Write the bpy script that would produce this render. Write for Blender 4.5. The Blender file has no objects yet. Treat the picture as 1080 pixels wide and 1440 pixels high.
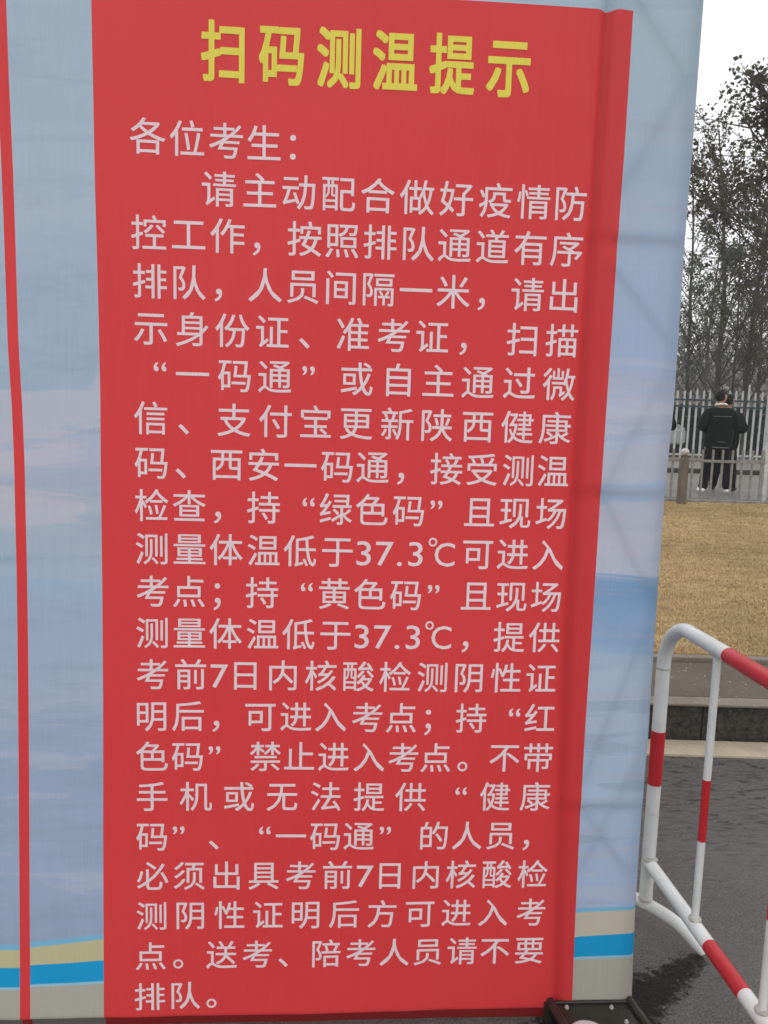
import bpy, bmesh, math, random
from mathutils import Vector, Matrix
from mathutils import noise as mnoise
R = math.radians
rnd = random.Random(7)
scene = bpy.context.scene
COL = scene.collection

# ------------------------------------------------------------------ camera
EYE = 1.6
cd = bpy.data.cameras.new('camera'); cam = bpy.data.objects.new('camera', cd); COL.objects.link(cam)
cd.sensor_fit = 'VERTICAL'; cd.sensor_height = 36.0; cd.sensor_width = 27.0
FPX = 1080.0
cd.lens = 36.0 * FPX / 1440.0
cd.clip_start = 0.05; cd.clip_end = 3000
PITCH, ROLL = R(7.2), R(1.7)
_f = Vector((0, math.cos(PITCH), -math.sin(PITCH)))
_u0 = Vector((0, math.sin(PITCH), math.cos(PITCH))); _r0 = Vector((1, 0, 0))
_r = math.cos(ROLL) * _r0 + math.sin(ROLL) * _u0
_u = -math.sin(ROLL) * _r0 + math.cos(ROLL) * _u0
M = Matrix((( _r.x, _u.x, -_f.x, 0), (_r.y, _u.y, -_f.y, 0), (_r.z, _u.z, -_f.z, EYE), (0, 0, 0, 1)))
cam.matrix_world = M
cd.dof.use_dof = False
scene.camera = cam

# ------------------------------------------------------------------ world and sun (overcast)
SUN_EL, SUN_AZ = R(52), R(200)
w = bpy.data.worlds.new('World'); scene.world = w; w.use_nodes = True
nt = w.node_tree; nt.nodes.clear()
sky = nt.nodes.new('ShaderNodeTexSky'); sky.sky_type = 'NISHITA'; sky.sun_disc = False
sky.sun_elevation = SUN_EL; sky.sun_rotation = SUN_AZ; sky.dust_density = 4.0; sky.air_density = 1.0
hs = nt.nodes.new('ShaderNodeHueSaturation'); hs.inputs['Saturation'].default_value = 0.35
mx = nt.nodes.new('ShaderNodeMix'); mx.data_type = 'RGBA'; mx.inputs['Factor'].default_value = 0.86
mx.inputs['B'].default_value = (13.2, 13.25, 13.4, 1)          # the even cloud layer
bg = nt.nodes.new('ShaderNodeBackground'); bg.inputs['Strength'].default_value = 0.1
ow = nt.nodes.new('ShaderNodeOutputWorld')
nt.links.new(sky.outputs[0], hs.inputs['Color']); nt.links.new(hs.outputs[0], mx.inputs['A'])
nt.links.new(mx.outputs['Result'], bg.inputs['Color']); nt.links.new(bg.outputs[0], ow.inputs[0])
sl = bpy.data.lights.new('sun', 'SUN'); sl.energy = 0.5; sl.angle = R(30); sl.color = (1, 0.97, 0.92)
so = bpy.data.objects.new('sun', sl); COL.objects.link(so)
_d = Vector((math.sin(SUN_AZ) * math.cos(SUN_EL), math.cos(SUN_AZ) * math.cos(SUN_EL), math.sin(SUN_EL)))
so.rotation_euler = _d.to_track_quat('Z', 'Y').to_euler(); so.location = (0, 0, 30)
vs = scene.view_settings
scene.display_settings.display_device = 'sRGB'
vs.view_transform = 'Standard'; vs.look = 'None'; vs.exposure = 0.0; vs.gamma = 1.0; vs.use_curve_mapping = False
scene.cycles.max_bounces = 8; scene.cycles.transparent_max_bounces = 12

# ------------------------------------------------------------------ helpers
def ray(x, y):
    return _f * FPX + _r * (x - 540) + _u * (720 - y)
def atz(x, y, z=0.0):
    r = ray(x, y); return Vector((0, 0, EYE)) + r * ((z - EYE) / r.z)
def aty(x, y, Y):
    r = ray(x, y); return Vector((0, 0, EYE)) + r * (Y / r.y)

def link(o, parent=None):
    COL.objects.link(o)
    if parent is not None: o.parent = parent
    return o
def mesh_obj(name, me, mat=None, parent=None, smooth=False):
    if mat is not None and not me.materials: me.materials.append(mat)
    o = bpy.data.objects.new(name, me); link(o, parent)
    if smooth:
        for p in me.polygons: p.use_smooth = True
    return o
def build(name, bm, mat=None, parent=None, smooth=False):
    me = bpy.data.meshes.new(name); bm.to_mesh(me); bm.free()
    return mesh_obj(name, me, mat, parent, smooth)
def tag(o, label=None, cat=None, group=None, kind=None):
    if label: o['label'] = label
    if cat: o['category'] = cat
    if group: o['group'] = group
    if kind: o['kind'] = kind
    return o
def thing(name, label, cat, loc=(0, 0, 0), rz=0, group=None):
    o = bpy.data.objects.new(name, None); link(o); o.location = loc; o.rotation_euler = (0, 0, rz)
    o.empty_display_size = 0.1
    return tag(o, label, cat, group)
def copy_tree(o, loc, rz, label, group=None, scale=None):
    r = o.copy(); COL.objects.link(r); r.location = loc; r.rotation_euler = (0, 0, rz); r['label'] = label
    if group: r['group'] = group
    if scale: r.scale = scale
    for ch in list(o.children):
        c = ch.copy(); COL.objects.link(c); c.parent = r
        for g in list(ch.children):
            d = g.copy(); COL.objects.link(d); d.parent = c
    return r
def box(bm, c, s, bevel=0.0, rot=None):
    m = Matrix.Translation(c) @ (rot.to_4x4() if rot else Matrix.Identity(4)) @ Matrix.Diagonal((s[0], s[1], s[2], 1))
    g = bmesh.ops.create_cube(bm, size=1.0, matrix=m)
    if bevel:
        es = list({e for v in g['verts'] for e in v.link_edges})
        bmesh.ops.bevel(bm, geom=es, offset=bevel, segments=2, affect='EDGES', profile=0.6)
def tube(bm, pts, rad, n=10, cap=True, squash=None):
    """sweep a round section along points; rad is a number or a list"""
    pts = [Vector(p) for p in pts]
    if not isinstance(rad, (list, tuple)): rad = [rad] * len(pts)
    rings = []; ref = None
    for i, p in enumerate(pts):
        t = (pts[min(i + 1, len(pts) - 1)] - pts[max(i - 1, 0)]).normalized()
        if ref is None:
            ref = t.orthogonal().normalized()
        ref = (ref - t * ref.dot(t)).normalized()
        b = t.cross(ref)
        rings.append([bm.verts.new(p + (ref * math.cos(2 * math.pi * k / n) + b * math.sin(2 * math.pi * k / n)) * rad[i]) for k in range(n)])
    for a, c in zip(rings, rings[1:]):
        for k in range(n):
            f = bm.faces.new((a[k], a[(k + 1) % n], c[(k + 1) % n], c[k])); f.smooth = True
    if cap:
        bm.faces.new([bm.verts.new(q.co) for q in rings[0][::-1]]); bm.faces.new([bm.verts.new(q.co) for q in rings[-1]])

class NT:
    """small helper for node materials"""
    def __init__(s, name, rough=0.6, metallic=0.0, base=(0.5, 0.5, 0.5), spec=0.5):
        s.m = bpy.data.materials.new(name); s.m.use_nodes = True; s.t = s.m.node_tree
        s.b = s.t.nodes['Principled BSDF']; s.out = s.t.nodes['Material Output']
        s.b.inputs['Roughness'].default_value = rough; s.b.inputs['Metallic'].default_value = metallic
        s.b.inputs['Base Color'].default_value = (*base, 1); s.b.inputs['Specular IOR Level'].default_value = spec
    def n(s, typ, **kw):
        x = s.t.nodes.new(typ)
        for k, v in kw.items():
            if k in x.inputs: x.inputs[k].default_value = v
            else: setattr(x, k, v)
        return x
    def l(s, a, b): s.t.links.new(a, b)
    def coord(s, kind='Object', scale=(1, 1, 1)):
        c = s.n('ShaderNodeTexCoord'); mp = s.n('ShaderNodeMapping'); mp.inputs['Scale'].default_value = scale
        s.l(c.outputs[kind], mp.inputs[0]); return mp.outputs[0]
    def noise(s, vec, scale, detail=4, rough=0.55, dist=0.0):
        x = s.n('ShaderNodeTexNoise'); x.inputs['Scale'].default_value = scale; x.inputs['Detail'].default_value = detail
        x.inputs['Roughness'].default_value = rough; x.inputs['Distortion'].default_value = dist
        s.l(vec, x.inputs['Vector']); return x.outputs['Fac']
    def ramp(s, fac, stops, interp='LINEAR'):
        x = s.n('ShaderNodeValToRGB'); cr = x.color_ramp; cr.interpolation = interp
        while len(cr.elements) < len(stops): cr.elements.new(0.5)
        for e, (p, c) in zip(cr.elements, stops):
            e.position = p; e.color = (*c, 1) if len(c) == 3 else c
        s.l(fac, x.inputs[0]); return x.outputs[0]
    def mix(s, f, a, b, mode='MIX'):
        x = s.n('ShaderNodeMix'); x.data_type = 'RGBA'; x.blend_type = mode
        for v, i in ((f, 'Factor'), (a, 'A'), (b, 'B')):
            if hasattr(v, 'links'): s.l(v, x.inputs[i])
            elif isinstance(v, (int, float)): x.inputs[i].default_value = v if i == 'Factor' else (v, v, v, 1)
            else: x.inputs[i].default_value = (*v, 1)
        return x.outputs['Result']
    def math(s, op, a, b=None, c=None):
        x = s.n('ShaderNodeMath'); x.operation = op
        for i, v in enumerate((a, b, c)):
            if v is None: continue
            if hasattr(v, 'links'): s.l(v, x.inputs[i])
            else: x.inputs[i].default_value = v
        return x.outputs[0]
    def bump(s, h, strength=0.3, dist=0.01):
        x = s.n('ShaderNodeBump'); x.inputs['Strength'].default_value = strength; x.inputs['Distance'].default_value = dist
        s.l(h, x.inputs['Height']); s.l(x.outputs[0], s.b.inputs['Normal']); return x.outputs[0]
    def base(s, c): s.l(c, s.b.inputs['Base Color'])
    def rough(s, c): s.l(c, s.b.inputs['Roughness'])

def g(v): return (v, v, v)
# ------------------------------------------------------------------ materials
def paint(name, col, rough=0.35, dirt=0.12, wear=(0.25, 0.2, 0.16)):
    t = NT(name, rough); v = t.coord()
    n1 = t.noise(v, 9, 6, 0.65); n2 = t.noise(v, 48, 5, 0.7); n3 = t.noise(v, 22, 6, 0.8)
    c = t.mix(t.ramp(n1, [(0.35, g(0)), (0.75, g(1))]), col, tuple(x * (1 - dirt * 1.6) for x in col))
    c = t.mix(t.ramp(n2, [(0.70, g(0)), (0.76, g(0.4))]), c, wear)
    c = t.mix(t.ramp(n3, [(0.60, g(0)), (0.72, g(0.35))]), c, wear)
    t.base(c); t.rough(t.ramp(n1, [(0.3, g(rough * 0.7)), (0.8, g(min(1, rough * 1.6)))])); t.bump(n2, 0.12, 0.002)
    return t.m
m_white = paint('white_tube_paint', (0.70, 0.70, 0.68))
m_red = paint('red_tube_paint', (0.50, 0.014, 0.022), 0.33, 0.08, (0.3, 0.05, 0.05))
m_weld = paint('weld_metal', (0.5, 0.48, 0.43), 0.5, 0.5)
m_blacksteel = paint('black_steel', (0.03, 0.026, 0.02), 0.3, 0.5, (0.09, 0.07, 0.05))
m_steel = paint('galvanised_steel', (0.10, 0.10, 0.095), 0.4, 0.3)
m_bolt = paint('bright_bolt', (0.45, 0.45, 0.42), 0.35, 0.2)
m_disc = paint('pale_plastic', (0.55, 0.5, 0.5), 0.55, 0.1)
m_fence = paint('pale_fence_paint', (0.56, 0.58, 0.56), 0.5, 0.3)
m_teal = paint('dark_teal_rail', (0.03, 0.055, 0.06), 0.5, 0.2)
m_rail = paint('grey_rail_paint', (0.28, 0.26, 0.24), 0.5, 0.35)

# ground materials
def asphalt():
    t = NT('wet_asphalt', 0.5, base=(0.045, 0.043, 0.042)); v = t.coord('Object')
    vr = t.coord('Object', (1.0, 2.6, 1.0))
    grain = t.noise(v, 150, 3, 0.7); agg = t.n('ShaderNodeTexVoronoi'); agg.inputs['Scale'].default_value = 95; t.l(v, agg.inputs['Vector'])
    big = t.noise(v, 1.3, 5, 0.6)
    rot = t.n('ShaderNodeMapping'); rot.inputs['Rotation'].default_value = (0, 0, R(-32)); rot.inputs['Scale'].default_value = (14.0, 46.0, 1); t.l(v, rot.inputs[0])
    rip = t.noise(rot.outputs[0], 1.0, 4, 0.6, 0.7)
    co = t.n('ShaderNodeTexCoord'); sp = t.n('ShaderNodeSeparateXYZ'); t.l(co.outputs['Object'], sp.inputs[0])
    x, y = sp.outputs[0], sp.outputs[1]
    near = t.ramp(t.math('MULTIPLY', t.math('SUBTRACT', y, 2.0), 0.6), [(0.25, g(0.15)), (0.85, g(1))])     # water running along the kerb
    wob = t.noise(v, 14, 6, 0.75)
    # a tongue of standing water from the barrier foot to the banner corner
    ta, tb = atz(984, 1346), atz(893, 1412); td = (tb - ta).normalized(); tl = (tb - ta).length
    al = t.math('ADD', t.math('MULTIPLY', t.math('SUBTRACT', x, ta.x), td.x), t.math('MULTIPLY', t.math('SUBTRACT', y, ta.y), td.y))
    ac = t.math('ABSOLUTE', t.math('ADD', t.math('MULTIPLY', t.math('SUBTRACT', x, ta.x), -td.y), t.math('MULTIPLY', t.math('SUBTRACT', y, ta.y), td.x)))
    over = t.math('MAXIMUM', t.math('SUBTRACT', 0.0, al), 0.0)
    ln = t.math('ADD', t.math('SUBTRACT', ac, t.math('MULTIPLY', al, 0.16)), t.math('MULTIPLY', over, 3.0))
    tg = t.ramp(t.math('ADD', ln, t.math('MULTIPLY', t.noise(v, 38, 5, 0.8), 0.22)), [(0.105, g(1)), (0.135, g(0))])
    pud = t.ramp(big, [(0.45, g(0)), (0.60, g(1))])
    col = t.mix(t.ramp(grain, [(0.35, g(0)), (0.65, g(1))]), (0.060, 0.052, 0.048), (0.19, 0.170, 0.158))
    col = t.mix(t.ramp(agg.outputs['Color'], [(0.80, g(0)), (0.9, g(0.5))]), col, (0.19, 0.175, 0.165))
    col = t.mix(t.math('MULTIPLY', pud, 0.25), col, (0.05, 0.046, 0.044))
    rl = t.ramp(rip, [(0.36, g(1)), (0.47, g(0))])
    col = t.mix(t.math('MULTIPLY', rl, t.math('MULTIPLY', near, 0.8)), col, (0.016, 0.018, 0.017))
    col = t.mix(t.math('MULTIPLY', tg, 0.85), col, (0.010, 0.009, 0.009))
    t.base(col)
    ro = t.mix(t.math('MULTIPLY', pud, 0.6), (0.34,) * 3, (0.20,) * 3)
    ro = t.mix(tg, ro, (0.30,) * 3); t.rough(ro)
    dk = t.math('MAXIMUM', t.math('MULTIPLY', rl, near), t.math('MULTIPLY', tg, 0.75))  # dark water reflections, imitated in the colour and specular of ripples and tongue
    t.l(t.math('SUBTRACT', 0.5, t.math('MULTIPLY', dk, 0.46)), t.b.inputs['Specular IOR Level'])
    h = t.math('ADD', t.math('MULTIPLY', grain, 0.7), t.math('ADD', t.math('MULTIPLY', rip, t.math('MULTIPLY', near, 3.0)), t.math('MULTIPLY', wob, t.math('ADD', 1.0, t.math('MULTIPLY', tg, 3.0)))))
    t.bump(h, 1.0, 0.011)
    return t.m
m_asphalt = asphalt()
def concrete(name, a, b, sc=1.0, spots=0.5, rough=0.75):
    t = NT(name, rough); v = t.coord()
    n1 = t.noise(v, 3.5 * sc, 7, 0.65); n2 = t.noise(v, 120, 3, 0.7); n3 = t.noise(v, 30, 5, 0.7)
    c = t.mix(t.ramp(n1, [(0.3, g(0)), (0.7, g(1))]), a, b)
    c = t.mix(t.ramp(n2, [(0.3, g(0)), (0.7, g(0.5))]), c, tuple(x * 0.6 for x in a))
    c = t.mix(t.ramp(n3, [(0.63, g(0)), (0.68, g(spots))]), c, (0.5, 0.48, 0.44))
    t.base(c); t.bump(t.math('ADD', n2, n3), 0.35, 0.004)
    return t.m
m_slab = concrete('wet_paving_slab', (0.088, 0.068, 0.048), (0.14, 0.108, 0.078), 1.0, 0.9, 0.85)
m_nose = concrete('slab_nosing', (0.17, 0.145, 0.115), (0.25, 0.215, 0.17), 2)
m_riser = concrete('dark_wet_granite', (0.004, 0.0035, 0.003), (0.095, 0.078, 0.060), 12, 0.03, 0.8)
m_gutter = concrete('pale_gutter_concrete', (0.40, 0.34, 0.25), (0.58, 0.50, 0.37), 2, 0.2)
m_path = concrete('wet_grey_paving', (0.20, 0.18, 0.165), (0.29, 0.265, 0.245), 0.5, 0.2, 0.35)
m_stonepost = concrete('brown_stone_post', (0.11, 0.085, 0.065), (0.21, 0.165, 0.13), 3, 0.1)
m_ball = concrete('white_stone_ball', (0.42, 0.39, 0.36), (0.65, 0.62, 0.58), 6, 0.3)
def turf():
    t = NT('dormant_turf', 0.95, spec=0.1); v = t.coord()
    n1 = t.noise(v, 0.8, 6, 0.62); n2 = t.noise(v, 26, 5, 0.75); n3 = t.noise(t.coord('Object', (1, 2.5, 1)), 3.2, 6, 0.7)
    c = t.mix(t.ramp(n1, [(0.3, g(0)), (0.7, g(1))]), (0.40, 0.285, 0.145), (0.54, 0.395, 0.21))
    c = t.mix(t.ramp(n3, [(0.42, g(0)), (0.66, g(0.8))]), c, (0.30, 0.185, 0.085))
    c = t.mix(t.ramp(n2, [(0.35, g(0.35)), (0.6, g(0))]), c, (0.10, 0.06, 0.028))
    t.base(c); t.bump(n2, 0.8, 0.03); return t.m
m_turf = turf()
def blade():
    t = NT('dry_grass_blade', 0.9, spec=0.1)
    gi = t.n('ShaderNodeNewGeometry'); v = t.coord()
    n3 = t.noise(t.coord('Object', (1, 2.5, 1)), 3.2, 6, 0.7)
    r = gi.outputs['Random Per Island']
    c = t.ramp(r, [(0.0, (0.32, 0.215, 0.11)), (0.4, (0.52, 0.38, 0.20)), (0.8, (0.68, 0.52, 0.30)), (1.0, (0.45, 0.37, 0.20))])
    c = t.mix(t.ramp(n3, [(0.42, g(0)), (0.66, g(0.45))]), c, (0.34, 0.21, 0.09))
    c = t.mix(t.ramp(t.noise(v, 1.1, 5, 0.6), [(0.36, g(0.75)), (0.56, g(0))]), c, (0.27, 0.185, 0.095))
    t.base(c); return t.m
m_blade = blade()
def bark():
    t = NT('bark', 0.9, spec=0.2); v = t.coord('Object', (1, 1, 0.25))
    n = t.noise(v, 22, 6, 0.7)
    t.base(t.ramp(n, [(0.3, (0.038, 0.034, 0.028)), (0.7, (0.12, 0.106, 0.088))])); t.bump(n, 0.6, 0.03); return t.m
m_bark = bark()
def leafmat(name, stops, transl=0.25):
    t = NT(name, 0.7, spec=0.25); gi = t.n('ShaderNodeNewGeometry')
    c = t.ramp(gi.outputs['Random Per Island'], stops); t.base(c)
    tr = t.n('ShaderNodeBsdfTranslucent'); t.l(c, tr.inputs['Color'])
    ms = t.n('ShaderNodeMixShader'); ms.inputs[0].default_value = transl
    t.l(t.b.outputs[0], ms.inputs[1]); t.l(tr.outputs[0], ms.inputs[2]); t.l(ms.outputs[0], t.out.inputs[0]); return t.m
m_leaf_brown = leafmat('late_autumn_leaves', [(0, (0.036, 0.036, 0.024)), (0.6, (0.075, 0.072, 0.045)), (1, (0.13, 0.11, 0.065))])
m_leaf_olive = leafmat('olive_leaves', [(0, (0.042, 0.052, 0.024)), (0.6, (0.085, 0.094, 0.042)), (1, (0.15, 0.14, 0.065))])
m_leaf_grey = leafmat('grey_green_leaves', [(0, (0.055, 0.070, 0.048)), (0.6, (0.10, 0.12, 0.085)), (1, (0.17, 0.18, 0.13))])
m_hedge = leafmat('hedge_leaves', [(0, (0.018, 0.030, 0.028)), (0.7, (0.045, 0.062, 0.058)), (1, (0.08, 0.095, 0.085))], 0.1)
m_far = leafmat('far_twigs', [(0, (0.14, 0.13, 0.11)), (0.6, (0.23, 0.21, 0.185)), (1, (0.33, 0.31, 0.275))], 0.1)  # distance haze put into these pale twig colours

# ------------------------------------------------------------------ ground and terrain
def sheet(name, quads, mat, label=None):
    me = bpy.data.meshes.new(name); vs_, fs = [], []
    for q in quads:
        i = len(vs_); vs_ += q; fs.append(tuple(range(i, i + len(q))))
    me.from_pydata(vs_, [], fs); o = mesh_obj(name, me, mat); o['kind'] = 'structure'
    if label: o['label'] = label
    return o
GY = 3.552; RY = 3.746; RH = 0.203; SY = 4.40
sheet('road', [[(-40, -30, 0), (60, -30, 0), (60, GY, 0), (-40, GY, 0)]], m_asphalt)
sheet('ground', [[(-400, -360, -0.35), (400, -360, -0.35), (400, 480, -0.35), (-400, 480, -0.35)]], m_path)
# gutter strip, slabs and riser stones, each stone its own piece
def stones(name, label, cat, y0, y1, z0, z1, length, mat, gap=0.004, bev=0.008, x0=-6, x1=16, piece='stone', off=0.0, tiltz=0.0):
    th = bpy.data.objects.new(name, None); link(th); th['kind'] = 'structure'
    me = None; x = x0 + off
    while x < x1:
        if me is None:
            bm = bmesh.new(); box(bm, (length / 2 - gap / 2, (y0 + y1) / 2, (z0 + z1) / 2), (length - gap, y1 - y0, z1 - z0), bev)
            me = bpy.data.meshes.new(piece); bm.to_mesh(me); bm.free(); me.materials.append(mat)
        o = bpy.data.objects.new(piece, me); link(o, th); o.location = (x, rnd.uniform(-.002, .002), rnd.uniform(-.002, .001)); x += length
    return th
stones('gutter', '', '', GY, RY - 0.02, -0.12, 0.014, 0.99, m_gutter, piece='gutter_stone', off=0.35)
stones('kerb', '', '', RY, RY + 0.13, -0.12, RH - 0.013, 0.99, m_riser, piece='kerb_stone', off=0.72)
stones('pavement', '', '', RY + 0.085, SY, RH - 0.05, RH, 2.0, m_slab, piece='paving_slab', off=1.15, bev=0.006)
stones('nosing', '', '', RY - 0.025, RY + 0.083, RH - 0.012, RH + 0.001, 1.0, m_nose, piece='nosing_stone', off=0.15, bev=0.005)
stones('lawn_edging', '', '', SY + 0.035, SY + 0.10, RH - 0.15, RH + 0.022, 0.6, m_nose, piece='edging_stone', off=0.2)
sheet('pavement_bed', [[(-6, RY, RH - 0.06), (16, RY, RH - 0.06), (16, SY + 0.2, RH - 0.06), (-6, SY + 0.2, RH - 0.06)]], m_riser)

LY1 = 12.05
PZ = 0.41
def lawn_z(x, y):
    t = (y - SY - 0.1) / (LY1 - SY - 0.1)
    t = max(0.0, min(1.0, t))
    z = RH + 0.008 + (PZ - 0.03 - RH) * (t * 0.55 + 0.45 * t * t * (3 - 2 * t))
    return z + 0.018 * mnoise.noise(Vector((x * 0.9, y * 0.9, 1.3))) * min(1, (y - SY) * 0.8) * min(1, (LY1 - y) * 1.5 + 0.05)
def lawn():
    nx, ny = 90, 60; X0, X1 = -6, 16; vs_, fs = [], []
    for j in range(ny + 1):
        for i in range(nx + 1):
            x = X0 + (X1 - X0) * i / nx; y = SY + 0.1 + (LY1 - SY - 0.1) * j / ny
            vs_.append((x, y, lawn_z(x, y)))
    for j in range(ny):
        for i in range(nx):
            a = j * (nx + 1) + i; fs.append((a, a + 1, a + nx + 2, a + nx + 1))
    me = bpy.data.meshes.new('lawn'); me.from_pydata(vs_, [], fs); o = mesh_obj('lawn', me, m_turf, smooth=True); o['kind'] = 'structure'
lawn()
def grass():
    vs_, fs = [], []; r = random.Random(3)
    n = 320000
    for _ in range(n):
        y = SY + 0.11 + (LY1 - SY - 0.15) * r.random() ** 1.6
        xc = 0.44 * y; x = xc + 0.15 + r.gauss(0, 0.55 + 0.13 * y) if r.random() < 0.62 else r.uniform(-3.0, 12.0)
        if r.random() > 0.6 + 0.5 * (0.5 + mnoise.noise(Vector((x * 2.3, y * 2.3, 0)))): continue
        z = lawn_z(x, y); h = r.uniform(0.006, 0.022); a = r.uniform(0, 6.283); ln = r.uniform(0.006, 0.035)
        wd = r.uniform(0.0014, 0.0028) * (0.7 + 0.08 * y)
        ca, sa = math.cos(a), math.sin(a); b = r.uniform(0, 6.283)
        i = len(vs_)
        vs_ += [(x - sa * wd, y + ca * wd, z - 0.003), (x + sa * wd, y - ca * wd, z - 0.003), (x + ca * ln, y + sa * ln, z + h)]
        fs.append((i, i + 1, i + 2))
    me = bpy.data.meshes.new('grass'); me.from_pydata(vs_, [], fs); me.materials.append(m_blade)
    o = bpy.data.objects.new('grass', me); link(o); tag(o, 'short dry straw coloured winter grass on the lawn', 'grass', kind='stuff')
grass()
# far paths behind the lawn
sheet('path', [[(-30, LY1 - 0.05, PZ - 0.03), (60, LY1 - 0.05, PZ - 0.03), (60, 18.7, PZ), (-30, 18.7, PZ)]], m_path)
sheet('far_path', [[(-30, 19.0, PZ + 0.10), (60, 19.0, PZ + 0.10), (60, 25, PZ + 0.10), (-30, 25, PZ + 0.10)]], m_path)
t_ = NT('damp_soil', 0.95, spec=0.1); t_.base(t_.ramp(t_.noise(t_.coord(), 1.5, 6, 0.7), [(0.3, (0.05, 0.04, 0.03)), (0.7, (0.12, 0.10, 0.07))])); m_soil = t_.m
sheet('woodland_floor', [[(-120, 25, PZ + 0.09), (160, 25, PZ + 0.09), (160, 240, PZ + 0.09), (-120, 240, PZ + 0.09)]], m_soil)
stones('far_kerb', '', '', 18.7, 19.02, PZ - 0.15, PZ + 0.105, 1.0, m_riser, piece='kerb_stone', x0=0, x1=24)
stones('path_edging', '', '', LY1 - 0.06, LY1 + 0.06, PZ - 0.2, PZ + 0.015, 1.0, m_rail, piece='edging_stone', x0=-2, x1=20)

# ------------------------------------------------------------------ BANNER
YAW = R(3.5); BD = 1.84
bn = Vector((-math.sin(YAW), math.cos(YAW), 0)); bu = Vector((math.cos(YAW), math.sin(YAW), 0))
def ban(x, y):                       # photograph point -> metres along (u) and up (v) the banner plane
    r = ray(x, y); p = Vector((0, 0, EYE)) + r * (BD / r.dot(bn)); return p.dot(bu), p.z
U0 = -1.62
T_ED = [ban(x - 0.7 + (1400 - y) / 1400 * 6.5, y) for x, y in ((988, 0), (972.6, 215), (964, 322), (954, 480), (948, 574), (937, 685), (933, 740), (923.7, 882), (915.4, 1023), (906, 1139), (901.6, 1202), (895.8, 1297), (892, 1403))]
T_ED.sort(key=lambda q: q[1])
T_ED = [(a - 0.020, b) for a, b in T_ED]
V0, V1 = -0.030, 2.92
VT = 0.034                            # the cloth tucks back below this height
CORNER = 0.020
CH_U = 0.575 * BD / 1.95             # inner chord of the right hand truss
TRW = 0.29
def relief(u, v):
    """how far the cloth stands towards the viewer"""
    d = 0.0
    d += 0.0016 * mnoise.noise(Vector((u * 9.0, v * 0.7, 2.0))) + 0.0010 * mnoise.noise(Vector(((u + v) * 6.0, (u - v) * 1.4, 5.0)))
    d += 0.0035 * mnoise.noise(Vector((u * 2.1, v * 1.1, 4.0))) + 0.0012 * mnoise.noise(Vector((u * 7, v * 2.5, 9.0)))
    # pulled tight over the inner chord: a shallow trough on its left, the tube showing as a ridge
    uc = chord_line(v)
    d += 0.0050 * math.exp(-((u - uc - 0.024) / 0.018) ** 2) - 0.0155 * math.exp(-(abs(u - uc + 0.002) / 0.0125) ** 2.2)
    # sagging folds from the two cross tubes
    for vc in (CROSS):
        if u > uc - 0.02:
            d += 0.0016 * math.exp(-((v - vc - 0.012) / 0.020) ** 2) - 0.0016 * math.exp(-((v - vc + 0.02) / 0.03) ** 2)
    # long loose fold near the left edge stripe
    d += 0.0022 * math.exp(-((u + 0.79 - 0.012 * math.sin(v * 2)) / 0.03) ** 2)
    return d
_cl = [(ban(x, y)) for x, y in ((858, 0), (848, 160), (836, 335), (823, 520), (811, 700), (800, 900), (792, 1100), (787, 1300), (784, 1420))]
_cl.sort(key=lambda q: q[1])
def interp(tab, v):
    if v <= tab[0][1]: return tab[0][0]
    for a, b in zip(tab, tab[1:]):
        if v <= b[1]: return a[0] + (b[0] - a[0]) * (v - a[1]) / (b[1] - a[1])
    return tab[-1][0]
def chord_line(v): return interp(_cl, v)
CROSS = [ban(900, 333)[1], ban(880, 690)[1], ban(860, 1131)[1]]

def bend(u, v, lift=0.0):
    """cloth coordinates (u, v) -> world position"""
    d = relief(u, v) + lift
    back = 0.0; uu = u; vv = v
    vt = VT - 0.004 + 0.009 * min(1.0, max(0.0, (u + 0.55) / 1.1))
    d -= 0.004 * math.exp(-((v - vt) / 0.012) ** 2) * 0
    if v < vt:                                    # bottom hem curls back under
        s = vt - v; back = 0.012 * min(1.0, s / 0.008) + s * 0.08; vv = vt - s * 0.53
    U1 = interp(T_ED, v)
    if u > U1:                                    # right hand return wraps round the outer chord
        s = u - U1; rr = CORNER
        if s < rr * math.pi / 2:
            a = s / rr; uu = U1 + rr * math.sin(a); back += rr * (1 - math.cos(a))
        else:
            uu = U1 + rr + 0.0; back += rr + s - rr * math.pi / 2
    return bu * uu + bn * (BD - d + back) + Vector((0, 0, vv))
# print edges read off the photograph, as cloth positions
def tab(pts): 
    t = [ban(*p) for p in pts]; t.sort(key=lambda q: q[1]); return t
T_SL = tab([(-7, 0), (-3, 120), (2.5, 240), (6.5, 350), (11, 478), (17, 570), (20.5, 655), (23, 780), (25.5, 955), (27.5, 1200), (28.5, 1435)])
T_SR = tab([(8.5, 0), (13, 120), (18.5, 240), (22, 350), (26, 478), (31.5, 570), (35, 655), (37.5, 780), (40, 955), (41.5, 1200), (42.5, 1435)])
T_PL = tab([(128, 0), (131, 130), (134, 270), (138, 420), (141, 560), (142, 700), (144, 850), (145, 1000), (145, 1200), (146, 1430)])
T_PR = tab([(890.5, 18), (879, 200), (869, 335), (858, 500), (843, 720), (833, 880), (822, 1040), (813, 1200), (808, 1300), (803.5, 1412)])
PTOP = ban(890, 19)[1] + 0.006
def prt(u, v):
    """print coordinate s: 0..1 stripe -> panel edges straightened (1 = stripe left, 2 = stripe right, 3 = panel left, 4 = panel right)"""
    ks = [interp(T_SL, v), interp(T_SR, v), interp(T_PL, v), interp(T_PR, v)]
    if u < ks[0]: return 1 + (u - ks[0]) / 0.8
    for i in range(3):
        if u < ks[i + 1]: return 1 + i + (u - ks[i]) / (ks[i + 1] - ks[i])
    return 4 + (u - ks[3]) / 0.2
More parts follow.
